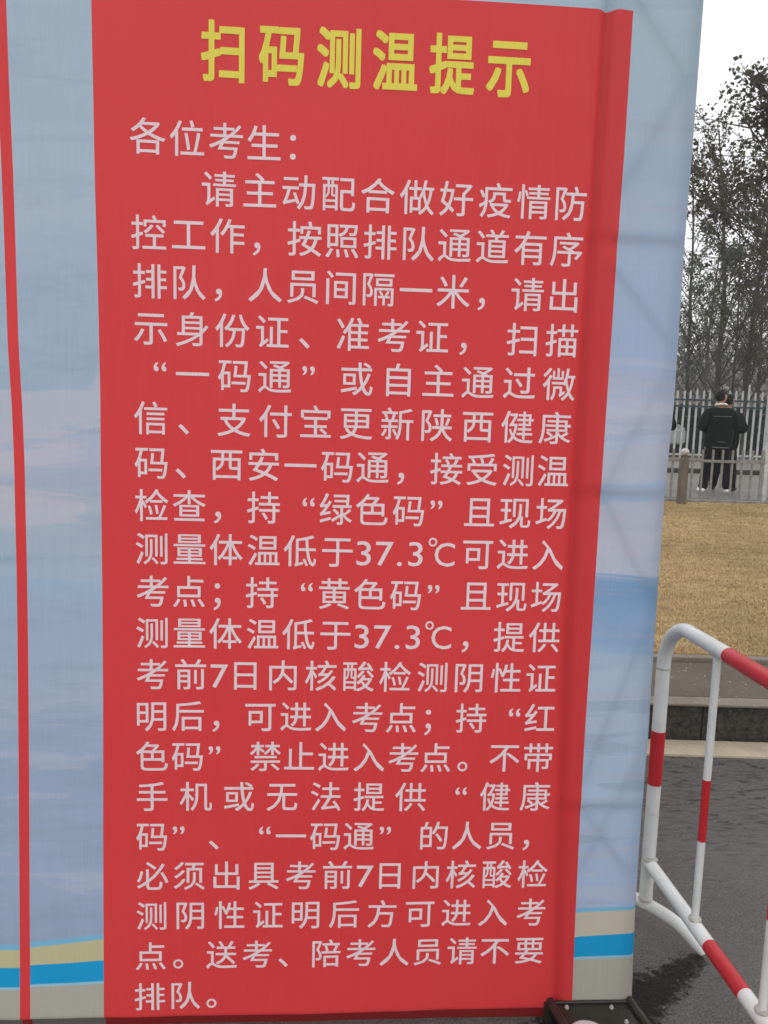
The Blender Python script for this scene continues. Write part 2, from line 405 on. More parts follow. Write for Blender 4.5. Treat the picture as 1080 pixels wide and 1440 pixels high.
def banner_print():
    t = NT('printed_banner_fabric', 0.52, spec=0.38)
    uv = t.n('ShaderNodeUVMap'); uv.uv_map = 'print'; sp = t.n('ShaderNodeSeparateXYZ'); t.l(uv.outputs[0], sp.inputs[0])
    s = t.math('MULTIPLY', sp.outputs[0], 10.0); v = t.math('MULTIPLY', sp.outputs[1], 4.0)   # s as above, v in metres
    ob = t.coord('Object'); obh = t.coord('Object', (0.55, 0.55, 3.2)); obs = t.coord('Object', (1.2, 1.2, 9.0))
    wob = t.noise(obh, 2.2, 6, 0.6, 1.2); wob2 = t.noise(obs, 1.6, 5, 0.65, 0.8)
    vv = t.math('ADD', v, t.math('MULTIPLY', t.math('SUBTRACT', wob, 0.5), 0.34))
    vf = t.math('DIVIDE', vv, 3.0)
    def V(y, x): return max(0, min(1, ban(x, y)[1] / 3.0))
    L = [(1400, (0.35, 0.44, 0.63)), (1190, (0.42, 0.53, 0.73)), (1060, (0.38, 0.50, 0.70)), (1000, (0.47, 0.57, 0.73)), (880, (0.42, 0.54, 0.73)),
         (790, (0.42, 0.57, 0.73)), (735, (0.51, 0.59, 0.70)), (640, (0.53, 0.58, 0.74)), (560, (0.43, 0.56, 0.71)), (400, (0.45, 0.57, 0.72)), (300, (0.49, 0.61, 0.74)), (60, (0.46, 0.59, 0.72))]
    Rr = [(1270, (0.47, 0.59, 0.83)), (1120, (0.49, 0.64, 0.83)), (960, (0.53, 0.67, 0.83)), (905, (0.38, 0.55, 0.80)), (840, (0.24, 0.43, 0.69)), (812, (0.26, 0.46, 0.72)),
          (800, (0.61, 0.68, 0.83)), (760, (0.57, 0.66, 0.83)), (715, (0.43, 0.57, 0.77)), (640, (0.53, 0.65, 0.84)), (575, (0.69, 0.71, 0.84)), (520, (0.47, 0.60, 0.84)), (380, (0.47, 0.60, 0.81)), (100, (0.50, 0.65, 0.76))]
    left = t.ramp(vf, [(V(y, 90), c) for y, c in L]); right = t.ramp(vf, [(V(y, 900), c) for y, c in Rr])
    # a teal water line on the left part
    k = t.math('ABSOLUTE', t.math('SUBTRACT', t.math('ADD', v, t.math('MULTIPLY', t.math('SUBTRACT', wob2, 0.5), 0.05)), ban(100, 787)[1]))
    left = t.mix(t.math('MULTIPLY', t.ramp(k, [(0.0, g(1)), (0.014, g(0))]), t.ramp(wob2, [(0.42, g(0)), (0.58, g(0.8))])), left, (0.19, 0.31, 0.40))
    left = t.mix(t.ramp(wob2, [(0.5, g(0)), (0.72, g(0.45))]), left, (0.33, 0.42, 0.56))
    right = t.mix(t.ramp(wob2, [(0.52, g(0)), (0.66, g(0.35))]), right, (0.56, 0.57, 0.70))
    c = t.mix(t.math('GREATER_THAN', s, 3.5), left, right)
    # clearly edged cloud and water shapes
    cl = t.noise(t.coord('Object', (1.0, 1.0, 4.6)), 1.9, 5, 0.55, 0.6); cl2 = t.noise(t.coord('Object', (1.3, 1.3, 10.0)), 1.5, 5, 0.6, 0.4)
    def zone(ya, yb_, soft=0.05):
        lo_, hi_ = ban(500, yb_)[1] / 3, ban(500, ya)[1] / 3; q = soft / 3
        return t.ramp(t.math('DIVIDE', v, 3.0), [(lo_ - q, g(0)), (lo_ + q, g(1)), (hi_ - q, g(1)), (hi_ + q, g(0))])
    c = t.mix(t.math('MULTIPLY', t.ramp(cl, [(0.50, g(0)), (0.54, g(0.55))]), zone(520, 790)), c, (0.67, 0.65, 0.74))
    c = t.mix(t.math('MULTIPLY', t.ramp(cl, [(0.43, g(0.5)), (0.47, g(0))]), zone(560, 780)), c, (0.42, 0.52, 0.68))
    c = t.mix(t.math('MULTIPLY', t.ramp(cl2, [(0.55, g(0)), (0.58, g(0.45))]), zone(940, 1290)), c, (0.36, 0.47, 0.62))
    c = t.mix(t.math('MULTIPLY', t.ramp(cl2, [(0.40, g(0.4)), (0.44, g(0))]), zone(930, 1290)), c, (0.60, 0.63, 0.73))
    c = t.mix(t.math('MULTIPLY', t.ramp(cl2, [(0.52, g(0)), (0.60, g(0.25))]), zone(-200, 520)), c, (0.40, 0.52, 0.66))
    # sloping bands at the foot: centre line as a curve in print space
    ul = {2.0: 60, 3.0: 145, 4.0: 806}
    yb = {0.6: (1329, 1337, 1362, 1389, 1393), 2.0: (1325, 1333, 1358, 1385, 1389), 3.0: (1314, 1321, 1351, 1380, 1384), 4.0: (1277, 1283, 1317, 1345, 1349), 4.75: (1274, 1279, 1312, 1342, 1346)}
    xs = {0.6: 5, 2.0: 42, 3.0: 145, 4.0: 808, 4.75: 893}
    def band(i):
        # v of boundary i as piecewise linear function of s through a float curve
        fc = t.n('ShaderNodeFloatCurve'); cur = fc.mapping.curves[0]
        pts = [(0.0, None)] + [(k_ / 5.0, ban(xs[k_], yb[k_][i])[1]) for k_ in sorted(yb)]
        pts[0] = (0.0, pts[1][1]); pts.append((1.0, pts[-1][1]))
        while len(cur.points) < len(pts): cur.points.new(0.5, 0.5)
        for p, (a, b) in zip(cur.points, pts): p.location = (a, b); p.handle_type = 'VECTOR'
        fc.mapping.update(); t.l(t.math('DIVIDE', s, 5.0), fc.inputs['Value']); return fc.outputs[0]
    cols = [(0.24, 0.58, 0.82), t.mix(t.math('GREATER_THAN', s, 3.5), (0.64, 0.60, 0.36), (0.66, 0.61, 0.50)), (0.012, 0.40, 0.78), (0.36, 0.64, 0.80), (0.52, 0.50, 0.43)]
    for i, cc in enumerate(cols):
        c = t.mix(t.math('LESS_THAN', v, band(i)), c, cc)
    # red parts
    inr = t.math('MULTIPLY', t.math('GREATER_THAN', s, 3.0), t.math('LESS_THAN', s, 4.0))
    inr = t.math('MULTIPLY', inr, t.math('LESS_THAN', v, PTOP))
    ins = t.math('MULTIPLY', t.math('GREATER_THAN', s, 1.0), t.math('LESS_THAN', s, 2.0))
    isr = t.math('MAXIMUM', inr, ins)
    n1 = t.noise(ob, 1.4, 4); red = t.mix(n1, (0.78, 0.050, 0.056), (0.86, 0.070, 0.075))
    c = t.mix(isr, c, red)
    # shade on the tucked-back hem, painted into the cloth colour
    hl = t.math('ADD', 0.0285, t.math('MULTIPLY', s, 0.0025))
    hem_shade = t.ramp(t.math('MULTIPLY', t.math('SUBTRACT', hl, v), 40.0), [(0.0, g(0)), (0.12, g(0.62)), (0.5, g(0.72))])
    c = t.mix(hem_shade, c, t.mix(1.0, c, (0.12, 0.10, 0.10), 'MULTIPLY'))
    # weave: very fine streaks of ink along the thread
    wv = t.noise(t.coord('Object', (260, 260, 6)), 1.0, 3, 0.7); wh = t.noise(t.coord('Object', (4, 4, 420)), 1.0, 2, 0.7)
    c = t.mix(0.075, c, t.ramp(wv, [(0.3, g(0.0)), (0.7, g(1))]), 'SOFT_LIGHT'); c = t.mix(0.03, c, t.ramp(wh, [(0.3, g(0.0)), (0.7, g(1))]), 'SOFT_LIGHT')
    t.base(c)
    bp = t.bump(t.math('ADD', wv, wh), 0.06, 0.0012)
    tr = t.n('ShaderNodeBsdfTranslucent'); t.l(c, tr.inputs['Color'])
    ms = t.n('ShaderNodeMixShader'); ms.inputs[0].default_value = 0.34
    t.l(t.b.outputs[0], ms.inputs[1]); t.l(tr.outputs[0], ms.inputs[2]); t.l(ms.outputs[0], t.out.inputs[0])
    return t.m
m_print = banner_print()
banner = thing('banner', 'tall red notice banner with yellow heading and white writing on a pale blue cloth', 'banner')
def cloth():
    vs2 = [V0 + (VT + 0.01 - V0) * i / 8 for i in range(8)] + [VT + 0.01 + (V1 - VT - 0.01) * j / 420 for j in range(421)]
    P, F, UV = [], [], []
    for v in vs2:
        ks = [U0] + [interp(T_, v) for T_ in (T_SL, T_SR, T_PL, T_PR, T_ED)]; U1 = ks[-1]
        us = []
        for a, b, n_ in zip(ks, ks[1:], (36, 4, 20, 150, 30)): us += [a + (b - a) * i / n_ for i in range(n_)]
        us += [U1 + CORNER * math.pi / 2 * i / 8 for i in range(9)] + [U1 + CORNER * math.pi / 2 + 0.30 * i / 10 for i in range(1, 11)]
        nu = len(us)
        for u in us:
            P.append(bend(u, v)); UV.append((prt(u + 1e-7, v) / 10, v / 4))
    nv = len(vs2)
    for j in range(nv - 1):
        for i in range(nu - 1):
            a = j * nu + i; F.append((a, a + 1, a + nu + 1, a + nu))
    me = bpy.data.meshes.new('cloth'); me.from_pydata(P, [], F)
    l = me.uv_layers.new(name='print')
    buf = [0.0] * (2 * len(me.loops))
    for k, lp in enumerate(me.loops): buf[2 * k], buf[2 * k + 1] = UV[lp.vertex_index]
    l.data.foreach_set('uv', buf)
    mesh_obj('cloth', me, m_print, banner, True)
cloth()

# lettering -----------------------------------------------------------------
def ink(name, col, tr_=0.03):
    t = NT(name, 0.6, spec=0.25); v = t.coord('Object', (260, 260, 6)); n = t.noise(v, 1.0, 3, 0.7)
    c = t.mix(t.ramp(n, [(0.35, g(0)), (0.7, g(1))]), col, tuple(x * 0.90 for x in col)); t.base(c)
    tr = t.n('ShaderNodeBsdfTranslucent'); t.l(c, tr.inputs['Color'])
    ms = t.n('ShaderNodeMixShader'); ms.inputs[0].default_value = tr_
    t.l(t.b.outputs[0], ms.inputs[1]); t.l(tr.outputs[0], ms.inputs[2]); t.l(ms.outputs[0], t.out.inputs[0]); return t.m
m_ink = ink('pale_pink_white_ink', (0.94, 0.76, 0.80)); m_yellow = ink('yellow_ink', (0.90, 0.78, 0.11))
GL = {}
def glyph(ch, off):
    """flat outline of a character at size 1, as verts and faces"""
    key = (ch, off)
    if key in GL: return GL[key]
    cu = bpy.data.curves.new('g', 'FONT'); cu.body = ch; cu.size = 1.0; cu.offset = off; cu.resolution_u = 3; cu.fill_mode = 'FRONT'
    o = bpy.data.objects.new('g', cu); COL.objects.link(o)
    dg = bpy.context.evaluated_depsgraph_get(); me = bpy.data.meshes.new_from_object(o.evaluated_get(dg))
    vs_ = [(p.co.x, p.co.y) for p in me.vertices]; fs = [tuple(p.vertices) for p in me.polygons]
    bpy.data.objects.remove(o); bpy.data.curves.remove(cu); bpy.data.meshes.remove(me)
    GL[key] = (vs_, fs); return GL[key]
_b = glyph('国', 0.0)[0]
EMC = (min(y for x, y in _b) + max(y for x, y in _b)) / 2     # middle of the character cell
EMH = max(y for x, y in _b) - min(y for x, y in _b)
def text_line(name, items, yl, xl, yr, xr, h, wsc, mat, bold, latin=1.0):
    """items: (character, photo x of its centre); the row runs through (xl, yl) and (xr, yr); bold = stroke growth in ems (x, y)"""
    P, F = [], []
    size = h / EMH
    if bold[0] > 0.012: sh = [(bold[0] * a, bold[1] * b) for a in (-1, 0, 1) for b in (-1, 0, 1)]
    else: sh = [(bold[0], bold[1]), (-bold[0], -bold[1]), (-bold[0], bold[1]), (bold[0], -bold[1])]
    out = []
    for ch, cx in items:
        if ch == '℃': out += [('C', cx + 4.0, 0, 0.98), ('°', cx - 13.2, 0.010, 0.95)]
        else: out.append((ch, cx, 0, 1.0))
    for ch, cx, dy, k_ in out:
        cy = yl + (yr - yl) * (cx - xl) / (xr - xl)
        u, v = ban(cx, cy)
        gv, gf = glyph(ch, 0.0)
        x0 = min(p[0] for p in gv); x1 = max(p[0] for p in gv); xm = (x0 + x1) / 2
        sx = size * wsc * k_; sy = size * k_
        if ch in '37.C°': sx = size * (latin if ch in 'C°' else 1.17) * k_; sy = size * 1.04 * k_
        for q_, (ox, oy) in enumerate(sh):
            k = len(P)
            if ch in '37.C°': ox, oy = ox * 0.35, oy * 0.35
            for a, b in gv:
                P.append(bend(u + (a + ox - xm) * sx, v + (b + oy - EMC) * sy + dy, 0.0009 + 0.00003 * q_))
            F += [tuple(k + q for q in f) for f in gf]
    me = bpy.data.meshes.new(name); me.from_pydata(P, [], F); return mesh_obj(name, me, mat, banner)
A = lambda z: z / 3.176 + 170
B = lambda z: z / 3.176 + 500
def row(sa, za, sb, zb):
    return [(c, A(z)) for c, z in zip(sa, za)] + [(c, B(z)) for c, z in zip(sb, zb)]
H_TEXT = 0.0722; OFF = (0.0048, 0.0048)
ROWS = [
 (row('各位考生：', (120, 295, 470, 640, 769), '', ()), 150 + 135 / 3.176, 207.8, 150 + 168 / 3.176, 371.5),
 (row('请主动配', (438, 621, 795, 973), '合做好疫情防', (100, 275, 450, 625, 795, 962)), 150 + 372 / 3.176, 307.9, 150 + 437 / 3.176, 802.9),
 (row('控工作，按照', (125, 303, 477, 607, 820, 988), '排队通道有序', (110, 282, 443, 612, 780, 942)), 150 + 567 / 3.176, 209, 150 + 643 / 3.176, 796.6),
 (row('排队，人员间', (130, 307, 436, 645, 813, 983), '隔一米，请出', (103, 270, 437, 564, 768, 930)), 150 + 783 / 3.176, 211, 150 + 848 / 3.176, 792.8),
 (row('示身份证、', (133, 318, 498, 677, 820), '准考证，扫描', (-11, 170, 343, 482, 743, 920)), 430 + 103 / 3.176, 212, 430 + 160 / 3.176, 789.7),
 (row('“一码通”', (175, 320, 507, 688, 838), '或自主通过微', (6, 192, 370, 547, 732, 908)), 430 + 306 / 3.176, 225, 430 + 355 / 3.176, 785.9),
 (row('信、支付宝', (133, 280, 505, 690, 870), '更新陕西健康', (3, 186, 364, 545, 722, 890)), 430 + 505 / 3.176, 212, 430 + 550 / 3.176, 780.2),
 (row('码、西安一码', (135, 267, 472, 638, 802, 965), '通，接受测温', (77, 203, 405, 565, 725, 882)), 430 + 704 / 3.176, 212.5, 430 + 742 / 3.176, 777.7),
 (row('检查，持“绿', (137, 305, 432, 637, 838, 960), '色码”且现场', (73, 236, 360, 553, 713, 872)), 680 + 101 / 3.176, 213, 680 + 137 / 3.176, 774.6),
 (row('测量体温低于', (137, 306, 470, 638, 800, 967), '37.3℃可进入', (37, 130, 197, 268, 385, 545, 702, 860)), 680 + 294 / 3.176, 213, 680 + 322 / 3.176, 770.8),
 (row('考点；持“黄', (142, 303, 430, 630, 830, 953), '色码”且现场', (64, 223, 347, 538, 697, 850)), 680 + 484 / 3.176, 214.7, 680 + 509 / 3.176, 767.6),
 (row('测量体温低于', (140, 306, 468, 633, 793, 958), '37.3℃，提供', (28, 120, 186, 256, 370, 490, 685, 842)), 680 + 669 / 3.176, 214, 680 + 690 / 3.176, 765.1),
 (row('考前7日内核', (142, 312, 440, 556, 724, 893), '酸检测阴性证', (13, 176, 342, 505, 670, 828)), 920 + 92 / 3.176, 214.7, 920 + 109 / 3.176, 760.7),
 (row('明后，可进入', (138, 300, 425, 623, 782, 937), '考点；持“红', (52, 203, 323, 515, 708, 822)), 920 + 278 / 3.176, 213.5, 920 + 289 / 3.176, 758.8),
 (row('色码”禁止进', (140, 297, 418, 645, 797, 950), '入考点。不带', (60, 213, 357, 478, 665, 815)), 920 + 458 / 3.176, 214, 920 + 464 / 3.176, 756.6),
 (row('手机或无法', (140, 335, 528, 720, 915), '提供“健康', (60, 245, 470, 622, 802)), 920 + 638 / 3.176, 214, 920 + 638 / 3.176, 752.5),
 (row('码”、“一码', (138, 258, 415, 643, 760, 912), '通”的人员，', (15, 132, 350, 498, 648, 762)), 920 + 816 / 3.176, 213.5, 920 + 812 / 3.176, 704),
 (row('必须出具考前', (142, 305, 472, 638, 803, 967), '7日内核酸检', (42, 153, 313, 470, 632, 790)), 1180 + 167 / 3.176, 214.7, 1180 + 158 / 3.176, 748.7),
 (row('测阴性证明后', (137, 310, 485, 657, 825, 997), '方可进入考', (118, 287, 450, 613, 783)), 1180 + 345 / 3.176, 213, 1180 + 328 / 3.176, 746.5),
 (row('点。送考、陪', (133, 256, 450, 610, 725, 918), '考人员请不要', (23, 173, 322, 475, 622, 775)), 1180 + 524 / 3.176, 212, 1180 + 497 / 3.176, 744),
 (row('排队。', (130, 290, 405), '', ()), 1180 + 705 / 3.176, 211, 1180 + 701 / 3.176, 261.3),
]
T1 = lambda z: z / 4.154 + 260
T2 = lambda z: z / 4.154 + 500
title = [('扫', T1(222)), ('码', T1(565)), ('测', T1(900)), ('温', T2(232)), ('提', T2(565)), ('示', T2(893))]
text_line('heading_lettering', title, 10 + 268 / 4.154, T1(222), 10 + 362 / 4.154, T2(893), 0.1185, 0.775, m_yellow, (0.023, 0.019))
for its, yl, xl, yr, xr in ROWS:
    text_line('text_line', its, yl, xl, yr, xr, H_TEXT, 1.0, m_ink, OFF, 1.0)

# ------------------------------------------------------------------ truss frame behind the cloth
def W(u, v, back): return bu * u + bn * (BD + back) + Vector((0, 0, v))
truss = thing('truss_frame', 'black steel truss frame holding up the red banner, one foot plate showing under it', 'truss')
CR = 0.0165
def tower(ul, ur, zt):
    for u, bk in ((ul, CR + 0.0172), (ur, CR + 0.003), (ul, 0.30), (ur, 0.30)):
        bm = bmesh.new()
        if u == ul and bk < 0.1 and ul > 0:
            pts = [W(chord_line(v) + 0.0, v, bk) for v in [0.03 + (zt - 0.03) * k / 12 for k in range(13)]]
            pts = [W(interp(_cl, v) , v, bk) for v in (0.03, 0.5, 1.0, 1.5, 2.0, zt)]
        else: pts = [W(u, 0.03, bk), W(u, zt, bk)]
        tube(bm, pts, CR, 10); build('chord', bm, m_steel, truss)
    zs = [0.06]
    lv = CROSS[::-1] + [CROSS[0] + 0.62 * 1.0]
    for z in lv: zs.append(min(z, zt - 0.04))
    for z in zs:
        for bk in (0.014, 0.30):
            bm = bmesh.new(); tube(bm, [W(ul + (0.045 if bk < 0.1 and ul > 0 else 0), z, bk + 0.0), W(ur, z, bk)], 0.009, 8); build('brace', bm, m_steel, truss)
    dg = []
    if ul > 0:
        D_ = [((895, -5), (962, 108)), ((962, 108), (850, 300)), ((944, 500), (845, 690)), ((845, 690), (918, 850)), ((915, 860), (812, 1110)), ((822, 1140), (890, 1240)), ((898, 1060), (800, 1245)), ((842, 345), (945, 490))]
        for a, b in D_:
            pa, pb = ban(*a), ban(*b)
            def clear(p, q):
                lim = chord_line(p[1]) + 0.045
                return p if p[0] >= lim else (lim, p[1] + (q[1] - p[1]) * (lim - p[0]) / (q[0] - p[0]))
            pa, pb = clear(pa, pb), clear(pb, pa)
            bm = bmesh.new(); tube(bm, [W(pa[0], pa[1], 0.0145), W(pb[0], pb[1], 0.0145)], 0.0085, 8); build('brace', bm, m_steel, truss)
    for bk in (0.30,):
        for i in range(len(zs) - 1):
            a, b = (ul, ur) if i % 2 else (ur, ul)
            bm = bmesh.new(); tube(bm, [W(a, zs[i], bk), W(b, zs[i + 1], bk)], 0.009, 8); build('brace', bm, m_steel, truss)
ULR = chord_line(1.3); URR = interp(T_ED, 1.3)
tower(ULR, URR, 2.88)
tower(U0 + 0.03, U0 + 0.03 + TRW, 2.88)
for z, bk in ((2.86, 0.022), (2.86, 0.30), (2.62, 0.30)):
    bm = bmesh.new(); tube(bm, [W(U0 + 0.03, z, bk), W(URR, z, bk)], CR, 10); build('top_beam', bm, m_steel, truss)
bm = bmesh.new(); tube(bm, [W(U0 + 0.03 + TRW, 0.055, 0.30), W(ULR, 0.055, 0.30)], CR, 10); build('bottom_beam', bm, m_steel, truss)
bm = bmesh.new(); tube(bm, [W(U0 + 0.03, 0.022, 0.050), W(URR, 0.022, 0.050)], CR, 10); build('bottom_beam', bm, m_steel, truss)
# foot: a dark plate with bolt holes, a pale disc and two round edge bars, in front of the banner corner
pz = 0.06
c1, c2 = atz(772, 1412, pz), atz(889, 1410, pz)
ex = (c2 - c1).normalized(); ey = Vector((ex.y, -ex.x, 0)) ; 
ey = (ey + ex * 0.16).normalized(); wpl = (c2 - c1).length
def FP(a, b, z=0.0): return c1 + ex * a + ey * b + Vector((0, 0, z))
bm = bmesh.new()
vt = [FP(0, 0), FP(wpl, 0), FP(wpl, wpl), FP(0, wpl)]
lo = [p - Vector((0, 0, 0.008)) for p in vt]
vv_ = [bm.verts.new(p) for p in vt + lo]
for f in ((3, 2, 1, 0), (4, 5, 6, 7), (0, 1, 5, 4), (1, 2, 6, 5), (2, 3, 7, 6), (3, 0, 4, 7)): bm.faces.new([vv_[i] for i in f])
bmesh.ops.recalc_face_normals(bm, faces=bm.faces)
build('foot_plate', bm, m_blacksteel, truss)
for a in (0.004, wpl - 0.006):
    bm = bmesh.new(); tube(bm, [FP(a, -0.004, 0.005), FP(a, wpl, 0.005)], 0.0115, 12); build('edge_bar', bm, m_blacksteel, truss)
bm = bmesh.new(); tube(bm, [FP(0.0, -0.002, 0.002), FP(wpl, -0.002, 0.002)], 0.005, 8); build('edge_bar', bm, m_blacksteel, truss)
for a, b in ((0, 0), (wpl, 0), (0, wpl), (wpl, wpl)):
    bm = bmesh.new(); tube(bm, [FP(a, b, -0.06), FP(a, b, 0.0)], 0.014, 10); build('foot_leg', bm, m_blacksteel, truss)
q = atz(797, 1418, pz) - c1; 
for px, py in ((797, 1417.5), (860, 1417.5), (881, 1438)):
    p = atz(px, py, pz)
    bm = bmesh.new(); tube(bm, [p, p + Vector((0, 0, 0.003))], 0.0055, 12)
    tube(bm, [p + Vector((0, 0, 0.003)), p + Vector((0, 0, 0.007))], 0.0035, 6); build('bolt', bm, m_bolt, truss)
p = atz(829, 1462, pz); bm = bmesh.new()
tube(bm, [p + Vector((0, 0, 0.001)), p + Vector((0, 0, 0.010)), p + Vector((0, 0, 0.013))], [0.052, 0.052, 0.046], 40); build('round_cap', bm, m_disc, truss)

# ------------------------------------------------------------------ crowd barrier
zl = 0.225
P0 = atz(911.7, 1211.7, zl); P2 = atz(1071, 1432, zl)
bdv = (P2 - P0); bdv.z = 0; step2 = bdv.length; bd = bdv.normalized(); bp = Vector((-bd.y, bd.x, 0))
H_B = 1.6 - (1.6 - 0.976) * (1.6 - zl) / (1.6 - 0.14)
barrier = thing('crowd_barrier', 'red and white tubular crowd barrier standing on the rain-soaked road beside the banner', 'barrier', (P0.x, P0.y, 0), math.atan2(bd.y, bd.x))
P1 = atz(976.3, 1301, zl); s1 = (P1 - P0).dot(bd)
RT = 0.0205; LEN = 2.02; RC = 0.145
def seg(pts, r_, mat, name='tube_frame', n=20):
    bm = bmesh.new(); tube(bm, pts, r_, n); return build(name, bm, mat, barrier)
zb = 0.055
# left post: white, red band, white; the top is bent into the top rail
def band_split(path, marks, r_, names, n=20):
    """path: dense points; marks: list of (fraction end, material)"""
    L = [0]
    for a, b in zip(path, path[1:]): L.append(L[-1] + (b - a).length)
    tot = L[-1]; prev = 0.0
    def at(d):
        for i in range(len(path) - 1):
            if d <= L[i + 1] + 1e-9: return path[i].lerp(path[i + 1], (d - L[i]) / max(1e-9, L[i + 1] - L[i]))
        return path[-1]
    for e, mat in marks:
        e = tot if e is None else e
        pts = [at(prev)] + [p for p, d in zip(path, L) if prev < d < e] + [at(e)]
        seg(pts, r_ if mat is m_white else r_ * 1.03, mat, names, n); prev = e
rb0 = 1.6 - (1.6 - atz(1, 1, 0).z) if False else None
def zpost(y): # height on the left post seen at photo row y
    lo_, hi_ = 0.0, 1.3
    for _ in range(40):
        m = (lo_ + hi_) / 2; d = Vector((P0.x, P0.y, m - EYE)); z_ = d.dot(_f); yy = 720 - FPX * d.dot(_u) / z_
        if yy > y: lo_ = m
        else: hi_ = m
    return (lo_ + hi_) / 2
zA, zB2 = zpost(1102), zpost(1027)
path = [Vector((0, 0, zb + 0.022)), Vector((0, 0, H_B - RC))]
for k in range(1, 13):
    a = math.pi / 2 * k / 12; path.append(Vector((RC - RC * math.cos(a), 0, H_B - RC + RC * math.sin(a))))
path.append(Vector((LEN - RC, 0, H_B)))
for k in range(1, 13):
    a = math.pi / 2 * k / 12; path.append(Vector((LEN - RC + RC * math.sin(a), 0, H_B - RC + RC * math.cos(a))))
path.append(Vector((LEN, 0, zb + 0.022)))
s_up = H_B - RC - zb - 0.022; arc = RC * math.pi / 2
def along(px, py, zz):  # distance along the barrier of a photo point at height zz
    p = atz(px, py, zz); return (p - P0).dot(bd)
t1 = along(1035, 922, H_B); base = s_up + arc - RC
marks = [(zA - zb - 0.022, m_white), (zB2 - zb - 0.022, m_red), (base + t1, m_white)]
d = base + t1; red_ = True
while d + 0.28 < base + LEN - RC: 
    d += 0.24; marks.append((d, m_red if red_ else m_white)); red_ = not red_
marks += [(d + 0.5, m_white), (base + LEN - RC + arc + 0.33, m_white), (base + LEN - RC + arc + 0.53, m_red), (None, m_white)]
band_split(path, marks, RT, 'tube_frame')
bt1 = along(998, 1331, zl); bt2 = along(1046, 1400, zl)
lp = [Vector((0, 0, zl)), Vector((LEN, 0, zl))]
mk = [(bt1, m_white), (bt2, m_red)]; d = bt2; red_ = False
while d + 0.25 < LEN: d += bt2 - bt1 if red_ else bt1 ; mk.append((min(d, LEN), m_red if red_ else m_white)); red_ = not red_
mk.append((None, m_white))
band_split(lp, mk, RT * 0.98, 'bottom_rail')
nb = int((LEN - 0.1) / ((step2) / 2)); sb = s1
xsb = [s1, step2]; gp = step2 - s1
while xsb[-1] + gp < LEN - 0.08: xsb.append(xsb[-1] + gp)
def zbar(px, py, s):
    b_ = P0 + bd * s; lo_, hi_ = 0.0, 1.3
    for _ in range(40):
        m = (lo_ + hi_) / 2; dd = Vector((b_.x, b_.y, m - EYE)); yy = 720 - FPX * dd.dot(_u) / dd.dot(_f)
        if yy > py: lo_ = m
        else: hi_ = m
    return (lo_ + hi_) / 2
za, zc = zbar(0, 1182, s1), zbar(0, 1096, s1)
for k, s in enumerate(xsb):
    pth = [Vector((s, 0, zl + 0.012)), Vector((s, 0, H_B - 0.015))]
    bm = bmesh.new(); tube(bm, [pth[0], pth[1]], 0.0105, 14); o = build('upright_bar', bm, m_white, barrier)
    bm = bmesh.new(); tube(bm, [Vector((s, 0, za)), Vector((s, 0, zc))], 0.0112, 14); build('red_band', bm, m_red, o)
    bm = bmesh.new(); bmesh.ops.create_uvsphere(bm, u_segments=14, v_segments=8, radius=1, matrix=Matrix.Translation((s, 0, zl + 0.020)) @ Matrix.Diagonal((0.019, 0.017, 0.008, 1)))
    for v_ in bm.verts: v_.co += Vector((1, 1, 1)) * 0.0025 * mnoise.noise(v_.co * 90)
    build('weld_bead', bm, m_weld, barrier, True)
# flattened arch feet across the ends
tip = atz(989, 1342, 0.02) - P0; tx, ty = tip.dot(bd), tip.dot(bp)
for s, sg in ((0.0, 1), (LEN, -1)):
    pts = []
    for k in range(-14, 15):
        a = k / 14.0
        z = 0.020 + (zb + 0.008) * (1 - abs(a) ** 3.0)
        pts.append(Vector((s + tx * a * sg * (1 if sg > 0 else 1), ty * a, z)))
    bm = bmesh.new(); tube(bm, pts, [0.010, 0.0165] + [0.0195] * (len(pts) - 4) + [0.0165, 0.010], 16); build('foot', bm, m_white, barrier)
    bm = bmesh.new(); bmesh.ops.create_uvsphere(bm, u_segments=14, v_segments=8, radius=1, matrix=Matrix.Translation((s, 0, zb + 0.046)) @ Matrix.Diagonal((0.024, 0.023, 0.007, 1)))
    build('weld_bead', bm, m_weld, barrier, True)
    bm = bmesh.new(); bmesh.ops.create_uvsphere(bm, u_segments=14, v_segments=8, radius=1, matrix=Matrix.Translation((s + 0.012, 0, zl + 0.017)) @ Matrix.Diagonal((0.022, 0.024, 0.007, 1)))
    build('weld_bead', bm, m_weld, barrier, True)
# a collar where the bent top piece joins the post
bm = bmesh.new(); tube(bm, [Vector((0, 0, H_B - RC - 0.012)), Vector((0, 0, H_B - RC - 0.006))], RT * 1.05, 20); build('joint_ring', bm, m_weld, barrier)

# ------------------------------------------------------------------ short railing and stone post in front of the path
RYY = 12.2
def pt(x, y, Y): return aty(x, y, Y)
z_top, z_rail, z_base = pt(1000, 632, RYY).z, pt(1000, 648.5, RYY).z, pt(1000, 705, RYY).z
railing = thing('low_railing', 'low grey metal railing with thin uprights along the far edge of the lawn', 'railing', (0, RYY, 0))
bm = bmesh.new(); box(bm, (0, 0, 0), (0.028, 0.028, 1)); pk = bpy.data.meshes.new('upright'); bm.to_mesh(pk); bm.free(); pk.materials.append(m_rail)
x = pt(945.5, 660, RYY).x - 0.157 * 12
for k in range(52):
    o = bpy.data.objects.new('upright', pk); link(o, railing); h = z_top - z_base - 0.01
    o.location = (x + rnd.uniform(-.004, .004), 0, z_base + h / 2 + 0.01 + rnd.uniform(-0.006, 0.006)); o.scale = (1, 1, h); o.rotation_euler = (0, rnd.uniform(-.008, .008), 0); x += 0.157
xa, xb = x - 0.157 * 53, x
